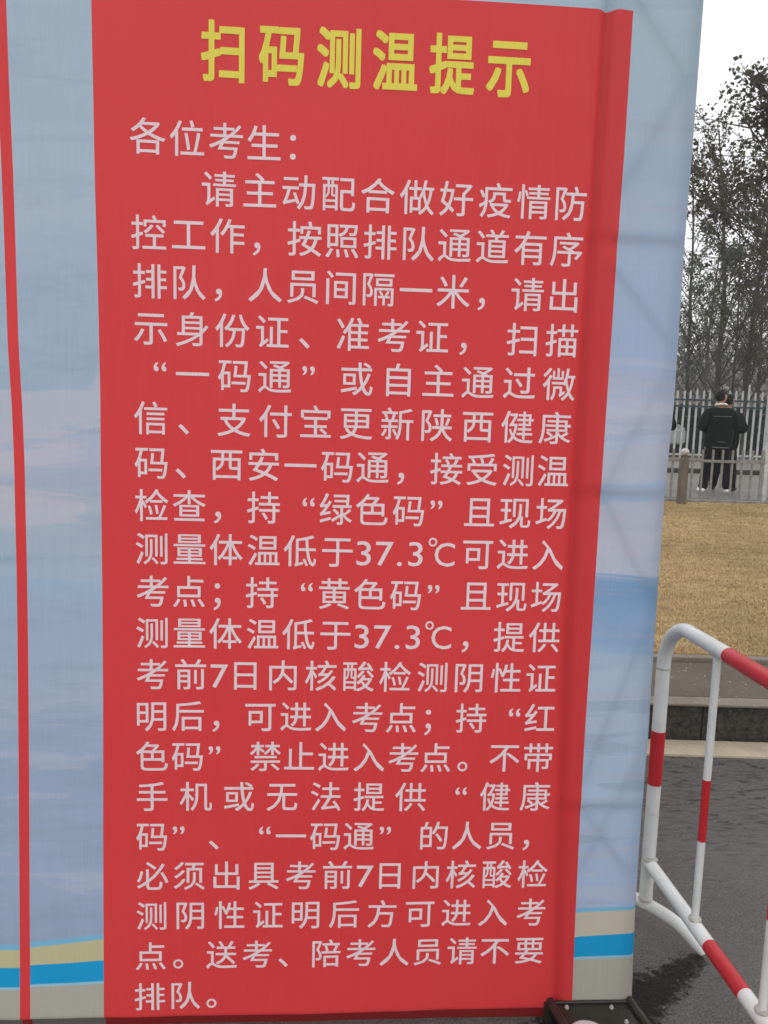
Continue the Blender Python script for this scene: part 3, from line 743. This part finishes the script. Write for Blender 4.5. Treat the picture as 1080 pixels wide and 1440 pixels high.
for nm, z, hh in (('top_rail', z_rail, 0.04), ('bottom_rail', z_base + 0.03, 0.045)):
    bm = bmesh.new(); box(bm, ((xa + xb) / 2, -0.002, z), (xb - xa, 0.045, hh), 0.004); build(nm, bm, m_rail, railing)
for k in range(-1, 3):
    xx = pt(1076.5, 660, RYY).x + k * 2.4
    bm = bmesh.new(); box(bm, (xx, 0.003, (z_top + 0.02 + z_base - 0.05) / 2), (0.06, 0.06, z_top - z_base + 0.09), 0.004); build('post', bm, m_fence, railing)
BP = 11.75; pb = pt(961, 722, BP); pm = pt(963, 640, BP); pt_ = pt(963, 626, BP)
bol = thing('stone_bollard', 'brown stone post topped with a pale round ball in front of the low railing', 'bollard', (pm.x, BP, pb.z))
hp = pm.z - pb.z
bm = bmesh.new(); bmesh.ops.create_cube(bm, size=1, matrix=Matrix.Translation((0, 0, hp * 0.46)) @ Matrix.Diagonal((0.118, 0.118, hp * 0.92 + 0.06, 1)))
bmesh.ops.bevel(bm, geom=list(bm.edges), offset=0.012, segments=2, affect='EDGES'); build('shaft', bm, m_stonepost, bol)
bm = bmesh.new(); tube(bm, [(0, 0, hp * 0.915), (0, 0, hp * 0.94), (0, 0, hp * 0.965), (0, 0, hp * 1.0)], [0.055, 0.034, 0.032, 0.045], 18); build('neck', bm, m_stonepost, bol)
bm = bmesh.new(); bmesh.ops.create_uvsphere(bm, u_segments=24, v_segments=14, radius=0.064, matrix=Matrix.Translation((0, 0, hp + 0.05)) @ Matrix.Diagonal((1, 1, 0.86, 1))); build('ball', bm, m_ball, bol, True)

# ------------------------------------------------------------------ tall picket fence
FY = 24.2
zt, zb_ = pt(1000, 549, FY).z, PZ + 0.12
fence = thing('picket_fence', 'tall pale picket fence with two dark rails in front of the trees', 'fence', (0, FY, 0))
r1, r2 = pt(1000, 563, FY).z, pt(1000, 572, FY).z
bm = bmesh.new(); hh = 1.0
box(bm, (0, 0, 0.49), (0.058, 0.03, 0.98)); tube(bm, [(0, 0, 0.98), (0, 0, 1.0)], [0.029, 0.004], 6)
pk = bpy.data.meshes.new('picket'); bm.to_mesh(pk); bm.free(); pk.materials.append(m_fence)
sp_ = (pt(971.3, 560, FY).x - pt(953.1, 560, FY).x) / 2
x = pt(953.1, 560, FY).x - sp_ * 16
for k in range(92):
    o = bpy.data.objects.new('picket', pk); link(o, fence)
    e = 0.22 if k in (27,) else rnd.uniform(-0.02, 0.02)
    o.location = (x, rnd.uniform(-.004, .004), zb_ + rnd.uniform(-.01, .01)); o.scale = (1, 1, zt - zb_ + e); o.rotation_euler = (0, rnd.uniform(-.006, .006), 0); x += sp_
xa, xb = x - sp_ * 93, x
for z in (r1, r2):
    bm = bmesh.new(); box(bm, ((xa + xb) / 2, -0.04, z), (xb - xa, 0.04, 0.055)); build('rail', bm, m_teal, fence)
bm = bmesh.new(); box(bm, ((xa + xb) / 2, -0.03, zb_ + 0.12), (xb - xa, 0.035, 0.05)); build('rail', bm, m_fence, fence)
gp_ = pt(1081.5, 600, 22.0)
bm = bmesh.new(); zg = pt(1079, 536, 22).z; box(bm, (gp_.x, 22.0, (zg + PZ) / 2 + 0.04), (0.17, 0.17, zg - PZ), 0.01)
box(bm, (gp_.x, 22.0, zg + 0.03), (0.21, 0.21, 0.05), 0.008)
tag(build('gate_post', bm, m_fence), 'thick pale square gate post at the right end, in front of the picket fence', 'post')

# ------------------------------------------------------------------ trees
def tree_mesh(seed, height, trunk_r, spread, n_leaf, lsize, lean=(0, 0), first=0.22, up=0.75, n1=15, leaf_from=0.0, top_big=1.0, fork=False, bias=None):
    r = random.Random(seed); wood = bmesh.new(); tips = []
    def limb(p, d, ln, rad, depth, grav):
        n = 5 if depth else 9; pts = [p.copy()]; rs = [rad]
        for i in range(n):
            d = (d + Vector((r.uniform(-1, 1), r.uniform(-1, 1), r.uniform(-0.6, 1) * 0.8 + grav)) * (0.05 if depth == 0 else 0.16)).normalized()
            p = p + d * ln / n; pts.append(p.copy()); rs.append(max(0.004, rad * (1 - (i + 1) / n * (0.85 if depth else 0.80))))
        tube(wood, pts, rs, (9, 6, 4, 3)[depth], cap=False)
        return pts, rs, d
    pts, rs, d = limb(Vector((0, 0, -0.1)), Vector((lean[0], lean[1], 1)).normalized(), height, trunk_r, 0, 0.1)
    def along_(pts, t):
        f = t * (len(pts) - 1); i = min(int(f), len(pts) - 2); return pts[i].lerp(pts[i + 1], f - i)
    for k in range(n1):
        t = first + (0.97 - first) * (k + r.random() * 0.6) / n1; p = along_(pts, t); a = r.uniform(0, 6.283) if not bias or r.random() < 0.45 else bias + r.gauss(0, 0.6)
        ln = spread * (1.15 - t * 0.75) * r.uniform(0.75, 1.25)
        q, qr, _ = limb(p, Vector((math.cos(a), math.sin(a), up * r.uniform(0.6, 1.5))).normalized(), ln, trunk_r * (1 - t * 0.8) * 0.42, 1, 0.35)
        for m_ in range(6):
            t2 = 0.25 + 0.75 * (m_ + r.random() * 0.7) / 6; p2 = along_(q, min(t2, 1)); a2 = a + r.uniform(-1.5, 1.5)
            q2, _, _ = limb(p2, Vector((math.cos(a2), math.sin(a2), r.uniform(0.0, 1.4))).normalized(), ln * r.uniform(0.28, 0.5), 0.016 + trunk_r * 0.05, 2, 0.25)
            for m3 in range(3):
                p3 = along_(q2, 0.35 + 0.6 * (m3 + r.random() * 0.6) / 3); a3 = a2 + r.uniform(-1.4, 1.4)
                q3, _, _ = limb(p3, Vector((math.cos(a3), math.sin(a3), r.uniform(-0.2, 1.0))).normalized(), ln * r.uniform(0.14, 0.26), 0.009, 3, 0.1)
                tips.append((q3, t))
    V_, F_ = [], []
    per = max(1, int(n_leaf / len(tips)))
    for q3, t in tips:
        if r.random() < 0.12: continue
        kk = int(per * r.uniform(0.3, 1.7) * (0.75 + 0.4 * t if leaf_from == 0 else (1.4 if t > leaf_from else 0.35)))
        for _ in range(kk):
            p = along_(q3, r.random() ** 0.7) + Vector((r.gauss(0, 1), r.gauss(0, 1), r.gauss(0, 1))) * 0.10 * lsize / 0.1
            s = lsize * r.uniform(0.55, 1.25) * (1 + (top_big - 1) * t)
            n = Vector((r.gauss(0, 1), r.gauss(0, 1), r.gauss(0, 1) + 0.4)).normalized(); e1 = n.orthogonal().normalized()
            e1 = Matrix.Rotation(r.uniform(0, 6.28), 3, n) @ e1; e2 = n.cross(e1); fold = n * s * 0.18
            i = len(V_)
            V_ += [p, p + e1 * s * 0.5 + e2 * s * 0.42 + fold, p + e1 * s * 1.05, p + e1 * s * 0.5 - e2 * s * 0.42 + fold]
            F_ += [(i, i + 1, i + 2), (i, i + 2, i + 3)]
    wm = bpy.data.meshes.new('trunk'); wood.to_mesh(wm); wood.free(); wm.materials.append(m_bark)
    lm = bpy.data.meshes.new('crown'); lm.from_pydata(V_, [], F_)
    return wm, lm
def tree(x, Y, label, meshes, mat, rz=0, sc=1.0, z=PZ):
    th = thing('tree', label, 'tree', (x, Y, z), rz, 'trees behind the lawn'); th.scale = (sc, sc, sc)
    wm, lm = meshes
    if lm.materials and lm.materials[0] is not mat: lm = lm.copy(); lm.materials.clear()
    if not lm.materials: lm.materials.append(mat)
    link(bpy.data.objects.new('trunk', wm), th); link(bpy.data.objects.new('crown', lm), th); return th
def px(x, Y, y=560): return pt(x, y, Y).x
TA = tree_mesh(11, 11.0, 0.12, 2.5, 4900, 0.085, first=0.16, up=1.1, n1=26)
TB = tree_mesh(12, 11.4, 0.095, 2.2, 4300, 0.08, lean=(0.02, 0), first=0.14, up=1.3, n1=26)
TC = tree_mesh(13, 7.3, 0.13, 4.9, 6300, 0.10, first=0.5, up=0.55, n1=19, bias=math.pi)
TD = tree_mesh(14, 9.0, 0.06, 1.9, 3600, 0.08, first=0.12, up=1.3, n1=14)
tree(px(1009, 27), 27, 'dark trunked tree behind the picket fence, just right of the banner', TA, m_leaf_brown, 0.4)
tree(px(1046, 28), 28, 'thick dark tree rising behind the two standing people', TA, m_leaf_olive, 2.6, 1.03)
tree(px(991, 25.6), 25.6, 'thin slanting tree closest to the banner edge behind the fence', TD, m_leaf_grey, 1.1, 1.0)
tree(px(1086, 26), 26, 'olive leaved tree at the right edge behind the pale gate post', TB, m_leaf_olive, 3.9, 1.12)
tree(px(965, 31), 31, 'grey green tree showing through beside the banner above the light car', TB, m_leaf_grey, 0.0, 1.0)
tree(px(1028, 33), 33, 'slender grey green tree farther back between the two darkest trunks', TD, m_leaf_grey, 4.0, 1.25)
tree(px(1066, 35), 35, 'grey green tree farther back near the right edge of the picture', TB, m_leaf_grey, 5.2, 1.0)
tree(px(1170, 16.5), 16.5, 'near tree whose large dark leaves hang across the sky at the top right', TC, m_leaf_brown, 0.0, 1.0)
for k, (x_, Y_) in enumerate(((1180, 27), (1290, 29), (820, 28), (640, 30))):
    pass
tree(px(1200, 28), 28, 'olive tree standing off to the right behind the fence', TB, m_leaf_olive, 1.0, 1.05)
tree(px(880, 29), 29, 'brown leaved tree hidden behind the banner', TA, m_leaf_brown, 5.0, 1.0)
# 
tree(px(1320, 27), 27, 'brown leaved tree far to the right behind the fence', TA, m_leaf_brown, 1.7, 0.95)

def hedge():
    r = random.Random(5); V_, F_ = [], []
    for _ in range(26000):
        x = r.uniform(2, 30); yy = r.uniform(30.0, 31.6); z = PZ + 0.1 + r.random() ** 0.8 * (1.75 + 0.25 * mnoise.noise(Vector((x, 0, 0))))
        if r.random() < 0.6: yy = 30 + r.random() * 0.4
        s = r.uniform(0.06, 0.13); n = Vector((r.gauss(0, 1), -0.8 + r.gauss(0, 1), 0.5 + r.gauss(0, 1))).normalized(); e1 = n.orthogonal().normalized(); e2 = n.cross(e1); p = Vector((x, yy, z)); i = len(V_)
        V_ += [p - e1 * s, p - e2 * s * 0.6, p + e1 * s, p + e2 * s * 0.6]; F_.append((i, i + 1, i + 2, i + 3))
    me = bpy.data.meshes.new('hedge'); me.from_pydata(V_, [], F_); o = mesh_obj('hedge', me, m_hedge); tag(o, 'long dark hedge behind the picket fence', 'hedge')
    bm = bmesh.new(); box(bm, (16, 30.9, PZ + 0.85), (28, 0.9, 1.5)); 
    build('twig_core', bm, m_bark, o)
hedge()
def far_wood():
    r = random.Random(21); V_, F_ = [], []
    for _ in range(230):
        x = r.uniform(2, 62); yy = r.uniform(44, 85); h = r.uniform(7, 12) * yy / 55; rad = r.uniform(0.05, 0.13)
        pts = [(x + r.uniform(-.1, .1), yy, PZ), (x + r.uniform(-.4, .4), yy, h * 0.5), (x + r.uniform(-.8, .8), yy, h)]
        for (a, b), (ra, rb_) in zip(zip(pts, pts[1:]), ((rad, rad * 0.6), (rad * 0.6, 0.02))):
            i = len(V_)
            for k in range(3):
                an = 2.094 * k; V_.append((a[0] + math.cos(an) * ra, a[1] + math.sin(an) * ra, a[2]))
            for k in range(3):
                an = 2.094 * k; V_.append((b[0] + math.cos(an) * rb_, b[1] + math.sin(an) * rb_, b[2]))
            for k in range(3): F_.append((i + k, i + (k + 1) % 3, i + 3 + (k + 1) % 3, i + 3 + k))
        for _2 in range(560):
            t = r.random() ** 1.5; sp2 = 2.2 * math.sin(math.pi * min(1, t * 0.85 + 0.13)) + 0.2
            p = Vector((x + r.gauss(0, sp2 * 0.5), yy + r.gauss(0, sp2 * 0.5), PZ + 0.3 + h * (0.06 + 0.94 * t)))
            if r.random() < 0.45:
                d = Vector((r.gauss(0, 0.5), r.gauss(0, 0.5), 1)).normalized() * r.uniform(0.4, 1.0); w_ = Vector((0.016, 0, 0)); i = len(V_)
                V_ += [p - w_, p + w_, p + d]; F_.append((i, i + 1, i + 2))
            else:
                s = r.uniform(0.07, 0.17) * (2.1 if p.z < 7 else 1.0); n = Vector((r.gauss(0, 1), r.gauss(0, 1), r.gauss(0, 1))).normalized(); e1 = n.orthogonal().normalized(); e2 = n.cross(e1); i = len(V_)
                V_ += [p, p + e1 * s + e2 * s * 0.5, p + e1 * s * 2, p + e1 * s - e2 * s * 0.5]; F_.append((i, i + 1, i + 2, i + 3))
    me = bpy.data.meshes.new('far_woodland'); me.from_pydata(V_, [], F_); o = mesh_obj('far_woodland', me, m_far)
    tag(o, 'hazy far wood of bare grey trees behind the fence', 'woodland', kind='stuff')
far_wood()
# overhead cable on two poles outside the picture
def cable():
    a, b = Vector((-9, 21, 0)), Vector((24, 21, 0)); zc = pt(1010, 219, 21).z
    bm = bmesh.new(); pts = []
    for k in range(41):
        t = k / 40; p = a.lerp(b, t); p.z = zc + 1.0 * ((2 * t - 1) ** 2 - 0.0); pts.append(p)
    tube(bm, pts, 0.010, 6); tag(build('overhead_cable', bm, m_blacksteel), 'thin dark overhead cable crossing in front of the tree tops', 'cable')
    for p, l in ((a, 'wooden cable pole left of the view behind the banner'), (b, 'wooden cable pole off to the right of the view')):
        bm = bmesh.new(); tube(bm, [(p.x, p.y, 0.3), (p.x, p.y, zc + 1.3)], [0.14, 0.09], 12); tag(build('utility_pole', bm, m_bark), l, 'pole')
cable()

# ------------------------------------------------------------------ parked car behind the fence
def car():
    Y = 27.6; x0 = pt(925, 600, Y).x
    th = thing('parked_car', 'light coloured parked car seen through the pickets beside the banner', 'car', (x0 - 1.85, Y, PZ + 0.09)); th.scale = (1.12, 1.12, 1.12)
    prof = [(-2.2, 0.35), (-2.2, 0.95), (-1.95, 1.1), (-1.6, 1.5), (-1.2, 1.62), (0.5, 1.62), (1.0, 1.3), (1.35, 1.06), (2.1, 0.95), (2.25, 0.8), (2.25, 0.35)]
    tp = paint('car_paint', (0.42, 0.43, 0.43), 0.25, 0.05); gl = paint('car_glass', (0.01, 0.014, 0.016), 0.1, 0.0); ty = paint('tyre_rubber', (0.02, 0.02, 0.02), 0.8, 0.1)
    bm = bmesh.new(); rings = []
    for yy, ins in ((-0.85, 0.0), (0.85, 0.0)):
        rings.append([bm.verts.new((a, yy * (0.86 if z > 1.0 else 1.0), z)) for a, z in prof])
    n = len(prof)
    for k in range(n): bm.faces.new((rings[0][k], rings[0][(k + 1) % n], rings[1][(k + 1) % n], rings[1][k]))
    bm.faces.new(rings[0][::-1]); bm.faces.new(rings[1]); bmesh.ops.recalc_face_normals(bm, faces=bm.faces)
    bmesh.ops.bevel(bm, geom=list(bm.edges), offset=0.05, segments=2, affect='EDGES'); build('body', bm, tp, th)
    for a, b in (((-1.75, 1.12), (-0.4, 1.5)), ((-0.3, 1.12), (0.75, 1.5))):
        bm = bmesh.new(); v_ = [bm.verts.new(p) for p in ((a[0], -0.862, a[1]), (b[0] + (0.25 if b[0] > 0 else 0), -0.862, a[1]), (b[0] - (0.25 if b[0] > 0 else 0), -0.75, b[1]), (a[0] + (0.3 if a[0] < -1 else 0), -0.75, b[1]))]
        bm.faces.new(v_); e = bmesh.ops.extrude_face_region(bm, geom=list(bm.faces)); bmesh.ops.translate(bm, verts=[q for q in e['geom'] if isinstance(q, bmesh.types.BMVert)], vec=(0, 0.03, 0)); build('side_window', bm, gl, th)
    for sx in (-1.4, 1.4):
        for sy in (-0.78, 0.78):
            bm = bmesh.new(); tube(bm, [(sx, sy - 0.1, 0.33), (sx, sy + 0.1, 0.33)], 0.33, 24); wh = build('wheel', bm, ty, th)
            bm = bmesh.new(); tube(bm, [(sx, sy - 0.11, 0.33), (sx, sy + 0.11, 0.33)], 0.2, 16); build('rim', bm, m_fence, wh)
car()

# ------------------------------------------------------------------ people
def skin(name, joints, edges, mat, parent, sub=2, root=0):
    me = bpy.data.meshes.new(name); me.from_pydata([j[0] for j in joints], edges, []); o = bpy.data.objects.new(name, me); COL.objects.link(o)
    md = o.modifiers.new('s', 'SKIN'); me.skin_vertices[0].data[root].use_root = True
    for i, j in enumerate(joints):
        rr = j[1] if isinstance(j[1], tuple) else (j[1], j[1]); me.skin_vertices[0].data[i].radius = rr
    md.use_smooth_shade = True; md.branch_smoothing = 0.4
    sb_ = o.modifiers.new('b', 'SUBSURF'); sb_.levels = sub; sb_.render_levels = sub
    dg = bpy.context.evaluated_depsgraph_get(); m2 = bpy.data.meshes.new_from_object(o.evaluated_get(dg)); m2.name = name
    bpy.data.objects.remove(o); bpy.data.meshes.remove(me)
    m2.materials.clear(); m2.materials.append(mat)
    o = bpy.data.objects.new(name, m2); link(o, parent); return o
m_skin = NT('skin', 0.55, base=(0.36, 0.20, 0.14)).m
def clothm(name, col, rough=0.85):
    t = NT(name, rough, spec=0.2); v = t.coord(); n = t.noise(v, 9, 5, 0.6); t.base(t.mix(n, col, tuple(c * 1.7 for c in col))); t.bump(n, 0.7, 0.04); return t.m
m_black = clothm('black_jacket', (0.0025, 0.0035, 0.0035)); m_trous = clothm('black_trousers', (0.004, 0.0035, 0.004)); m_hair = clothm('black_hair', (0.008, 0.007, 0.006), 0.6)
m_shoe = clothm('white_shoe', (0.6, 0.59, 0.55)); m_darkshoe = clothm('dark_shoe', (0.02, 0.018, 0.018)); m_pipe = clothm('grey_piping', (0.09, 0.095, 0.095)); m_collar = clothm('white_collar', (0.5, 0.49, 0.45)); m_phone = paint('phone_black', (0.01, 0.01, 0.012), 0.2, 0)
def person(label, loc, rz, head_turn=0.0, shoe=None, stride=0.05, collar=True, hscale=1.0, piping=True):
    """faces local +Y"""
    th = thing('person', label, 'person', loc, rz, None); th.scale = (hscale,) * 3
    w_ = 0.185
    J = [((0, 0, 0.95), (0.15, 0.11)), ((0, 0.0, 1.12), (0.14, 0.10)), ((0, 0.005, 1.32), (0.17, 0.115)), ((0, 0.0, 1.44), (0.12, 0.085)), ((0, 0.012, 1.52), 0.055), ((0, 0.03, 1.58), 0.06)]
    E = [(0, 1), (1, 2), (2, 3), (3, 4), (4, 5)]
    # head on the same body
    hc = Vector((0, 0.03, 1.655)); J += [((hc.x, hc.y + 0.005, hc.z), (0.095, 0.115)), ((hc.x, hc.y - 0.005, hc.z + 0.075), (0.085, 0.10))]; E += [(5, 6), (6, 7)]
    for s in (-1, 1):
        i = len(J); sh = Vector((s * w_, 0, 1.40)); el = Vector((s * (w_ + 0.075), -0.03, 1.12)); wr = Vector((s * 0.10, 0.25, 1.17)); pm_ = wr + (Vector((s * 0.055, 0.30, 1.20)) - wr)
        J += [(sh, 0.058), (el, 0.043), (wr, 0.027), (pm_, (0.030, 0.018))]; E += [(3, i), (i, i + 1), (i + 1, i + 2), (i + 2, i + 3)]
        for f_ in range(4):
            k = len(J); b0 = pm_ + Vector((0, 0.02, 0.028 - 0.018 * f_)); m1_ = b0 + Vector((-s * 0.03, 0.03, 0.002)); e_ = m1_ + Vector((-s * 0.03, -0.01 * (f_ + 1) * 0.4, 0))
            J += [(m1_, 0.009), (e_, 0.008)]; E += [(i + 3, k), (k, k + 1)]
        k = len(J); J += [(pm_ + Vector((-s * 0.012, -0.012, 0.045)), 0.010), (pm_ + Vector((-s * 0.03, 0.0, 0.065)), 0.009)]; E += [(i + 3, k), (k, k + 1)]
    for s in (-1, 1):
        i = len(J); J += [((s * 0.095, 0, 0.88), 0.09), ((s * (0.10 + stride * .55), 0.015, 0.50), 0.062), ((s * (0.115 + stride), -0.01, 0.10), 0.042), ((s * (0.12 + stride), 0.12, 0.045), (0.04, 0.03))]; E += [(0, i), (i, i + 1), (i + 1, i + 2), (i + 2, i + 3)]
    body = skin('body', J, E, m_skin, th)
    # turn the head on the neck, add face features
    bm = bmesh.new(); bm.from_mesh(body.data); bmesh.ops.create_uvsphere(bm, u_segments=10, v_segments=8, radius=1, matrix=Matrix.Translation((0, hc.y + 0.105, hc.z - 0.005)) @ Matrix.Diagonal((0.014, 0.018, 0.024, 1)))
    for s in (-1, 1):
        bmesh.ops.create_uvsphere(bm, u_segments=10, v_segments=8, radius=1, matrix=Matrix.Translation((s * 0.082, hc.y - 0.005, hc.z)) @ Matrix.Diagonal((0.010, 0.02, 0.032, 1)))
    for v_ in bm.verts:
        if v_.co.z > 1.55 and abs(v_.co.x) < 0.13:
            k = min(1, (v_.co.z - 1.55) / 0.05); v_.co = hc + Matrix.Rotation(head_turn * k, 3, 'Z') @ (v_.co - hc)
    for f_ in bm.faces: f_.smooth = True
    bm.to_mesh(body.data); bm.free()
    HR = Matrix.Rotation(head_turn, 3, 'Z')
    bm = bmesh.new(); bmesh.ops.create_icosphere(bm, subdivisions=4, radius=1)
    for v_ in bm.verts:
        c = v_.co.copy(); face = c.y > -0.08 and c.z < 0.40
        n_ = 1 + 0.05 * mnoise.noise(c * 6)
        k = 0.72 if face else 1.0
        p = Vector((c.x * 0.098 * n_ * k, c.y * 0.115 * n_ * (0.5 if face else 1) - 0.012, c.z * (0.118 if c.z > 0 else 0.105) * n_ + 0.032))
        v_.co = hc + HR @ p
    build('hair', bm, m_hair, th, True)
    if collar:
        bm = bmesh.new(); pts = [Vector((0.088 * math.sin(a), 0.005 - 0.078 * math.cos(a), 1.527 + 0.02 * math.cos(a))) for a in [math.pi * 2 * k / 24 for k in range(25)]]
        tube(bm, pts, 0.021, 8, cap=False); build('collar', bm, m_collar, th)
    # jacket
    J = [((0, 0, 0.74), (0.23, 0.17)), ((0, 0, 0.84), (0.25, 0.18)), ((0, 0, 1.0), (0.27, 0.19)), ((0, 0, 1.2), (0.275, 0.19)), ((0, 0, 1.37), (0.25, 0.165)), ((0, 0, 1.49), (0.15, 0.115))]; E = [(0, 1), (1, 2), (2, 3), (3, 4), (4, 5)]
    for s in (-1, 1):
        i = len(J); J += [((s * w_ * 1.12, 0, 1.40), 0.115), ((s * (w_ + 0.11), -0.03, 1.12), 0.10), ((s * 0.13, 0.21, 1.155), 0.062)]; E += [(4, i), (i, i + 1), (i + 1, i + 2)]
    jk = skin('jacket', J, E, m_black, th)
    for v_ in jk.data.vertices: v_.co += v_.normal * 0.014 * mnoise.noise(v_.co * 7)
    J = [((0, 0, 0.95), (0.20, 0.15)), ((0, 0, 0.86), (0.20, 0.15))]; E = [(0, 1)]
    for s in (-1, 1):
        i = len(J); st = stride
        J += [((s * 0.105, 0, 0.76), 0.125), ((s * (0.105 + st * .55), 0.015, 0.46), 0.098), ((s * (0.115 + st), -0.005, 0.12), 0.082), ((s * (0.115 + st), 0.0, 0.055), 0.08)]; E += [(1, i), (i, i + 1), (i + 1, i + 2), (i + 2, i + 3)]
    tr = skin('trousers', J, E, m_trous, th)
    for v_ in tr.data.vertices: v_.co += v_.normal * 0.010 * mnoise.noise(v_.co * 9)
    for s in (-1, 1):
        bm = bmesh.new(); bmesh.ops.create_uvsphere(bm, u_segments=20, v_segments=12, radius=1)
        for v_ in bm.verts:
            c = v_.co; v_.co = Vector((s * (0.125 + stride) + c.x * 0.055, 0.055 + c.y * 0.145, max(0.004, 0.045 + c.z * (0.052 if c.y < 0.2 else 0.040))))
            v_.co.x += s * 0.12 * max(0, v_.co.y)
        build('shoe', bm, shoe or m_shoe, th, True)
    if piping:
        for z, a0, rr, yo in ((1.335, 0.62, 0.225, 0.178), (0.90, 0.32, 0.20, 0.192),):
            bm = bmesh.new(); tube(bm, [Vector((a0 * 0.24 * t_, -yo + 0.05 * t_ * t_, z)) for t_ in (-1, -.5, 0, .5, 1)], 0.0075, 6); build('piping', bm, m_pipe, th)
        bm = bmesh.new(); tube(bm, [Vector((0.13 * t_, -0.180 + 0.035 * t_ * t_, 0.80)) for t_ in (-1, -.5, 0, .5, 1)], 0.010, 6); build('piping', bm, m_pipe, th)
    bm = bmesh.new(); box(bm, (0, 0.335, 1.215), (0.075, 0.012, 0.15), 0.004, Matrix.Rotation(-0.7, 3, 'X')); build('phone', bm, m_phone, th)
    return th
PY = 13.5; fx = pt(1004, 690, PY)
person('person in black jacket, black trousers and white shoes standing with their back to the lawn', (pt(1004.5, 690, PY).x, PY, PZ), R(-8), R(-55), stride=0.085)
person('person in dark clothes half hidden to the right of the one in white shoes', (pt(1014.5, 690, PY + 0.5).x, PY + 0.5, PZ), R(-34), R(-20), m_darkshoe, collar=False, piping=False, hscale=0.97)
person('person in black whose arm just shows past the edge of the banner', (pt(916, 690, PY).x, PY, PZ), R(4), R(0), m_darkshoe, collar=False, piping=False, hscale=0.98)

# ------------------------------------------------------------------ thin haze
bm = bmesh.new(); box(bm, (0, 60, 10.0), (820, 860, 23.0)); hz = build('haze', bm); hz['kind'] = 'stuff'; hz['label'] = 'thin pale winter haze in the air'
hm = bpy.data.materials.new('haze_air'); hm.use_nodes = True; hm.node_tree.nodes.clear()
pv = hm.node_tree.nodes.new('ShaderNodeVolumePrincipled'); pv.inputs['Color'].default_value = (0.93, 0.95, 0.97, 1); pv.inputs['Density'].default_value = 0.0021; pv.inputs['Anisotropy'].default_value = 0.0
oo = hm.node_tree.nodes.new('ShaderNodeOutputMaterial'); hm.node_tree.links.new(pv.outputs[0], oo.inputs['Volume']); hz.data.materials.append(hm)
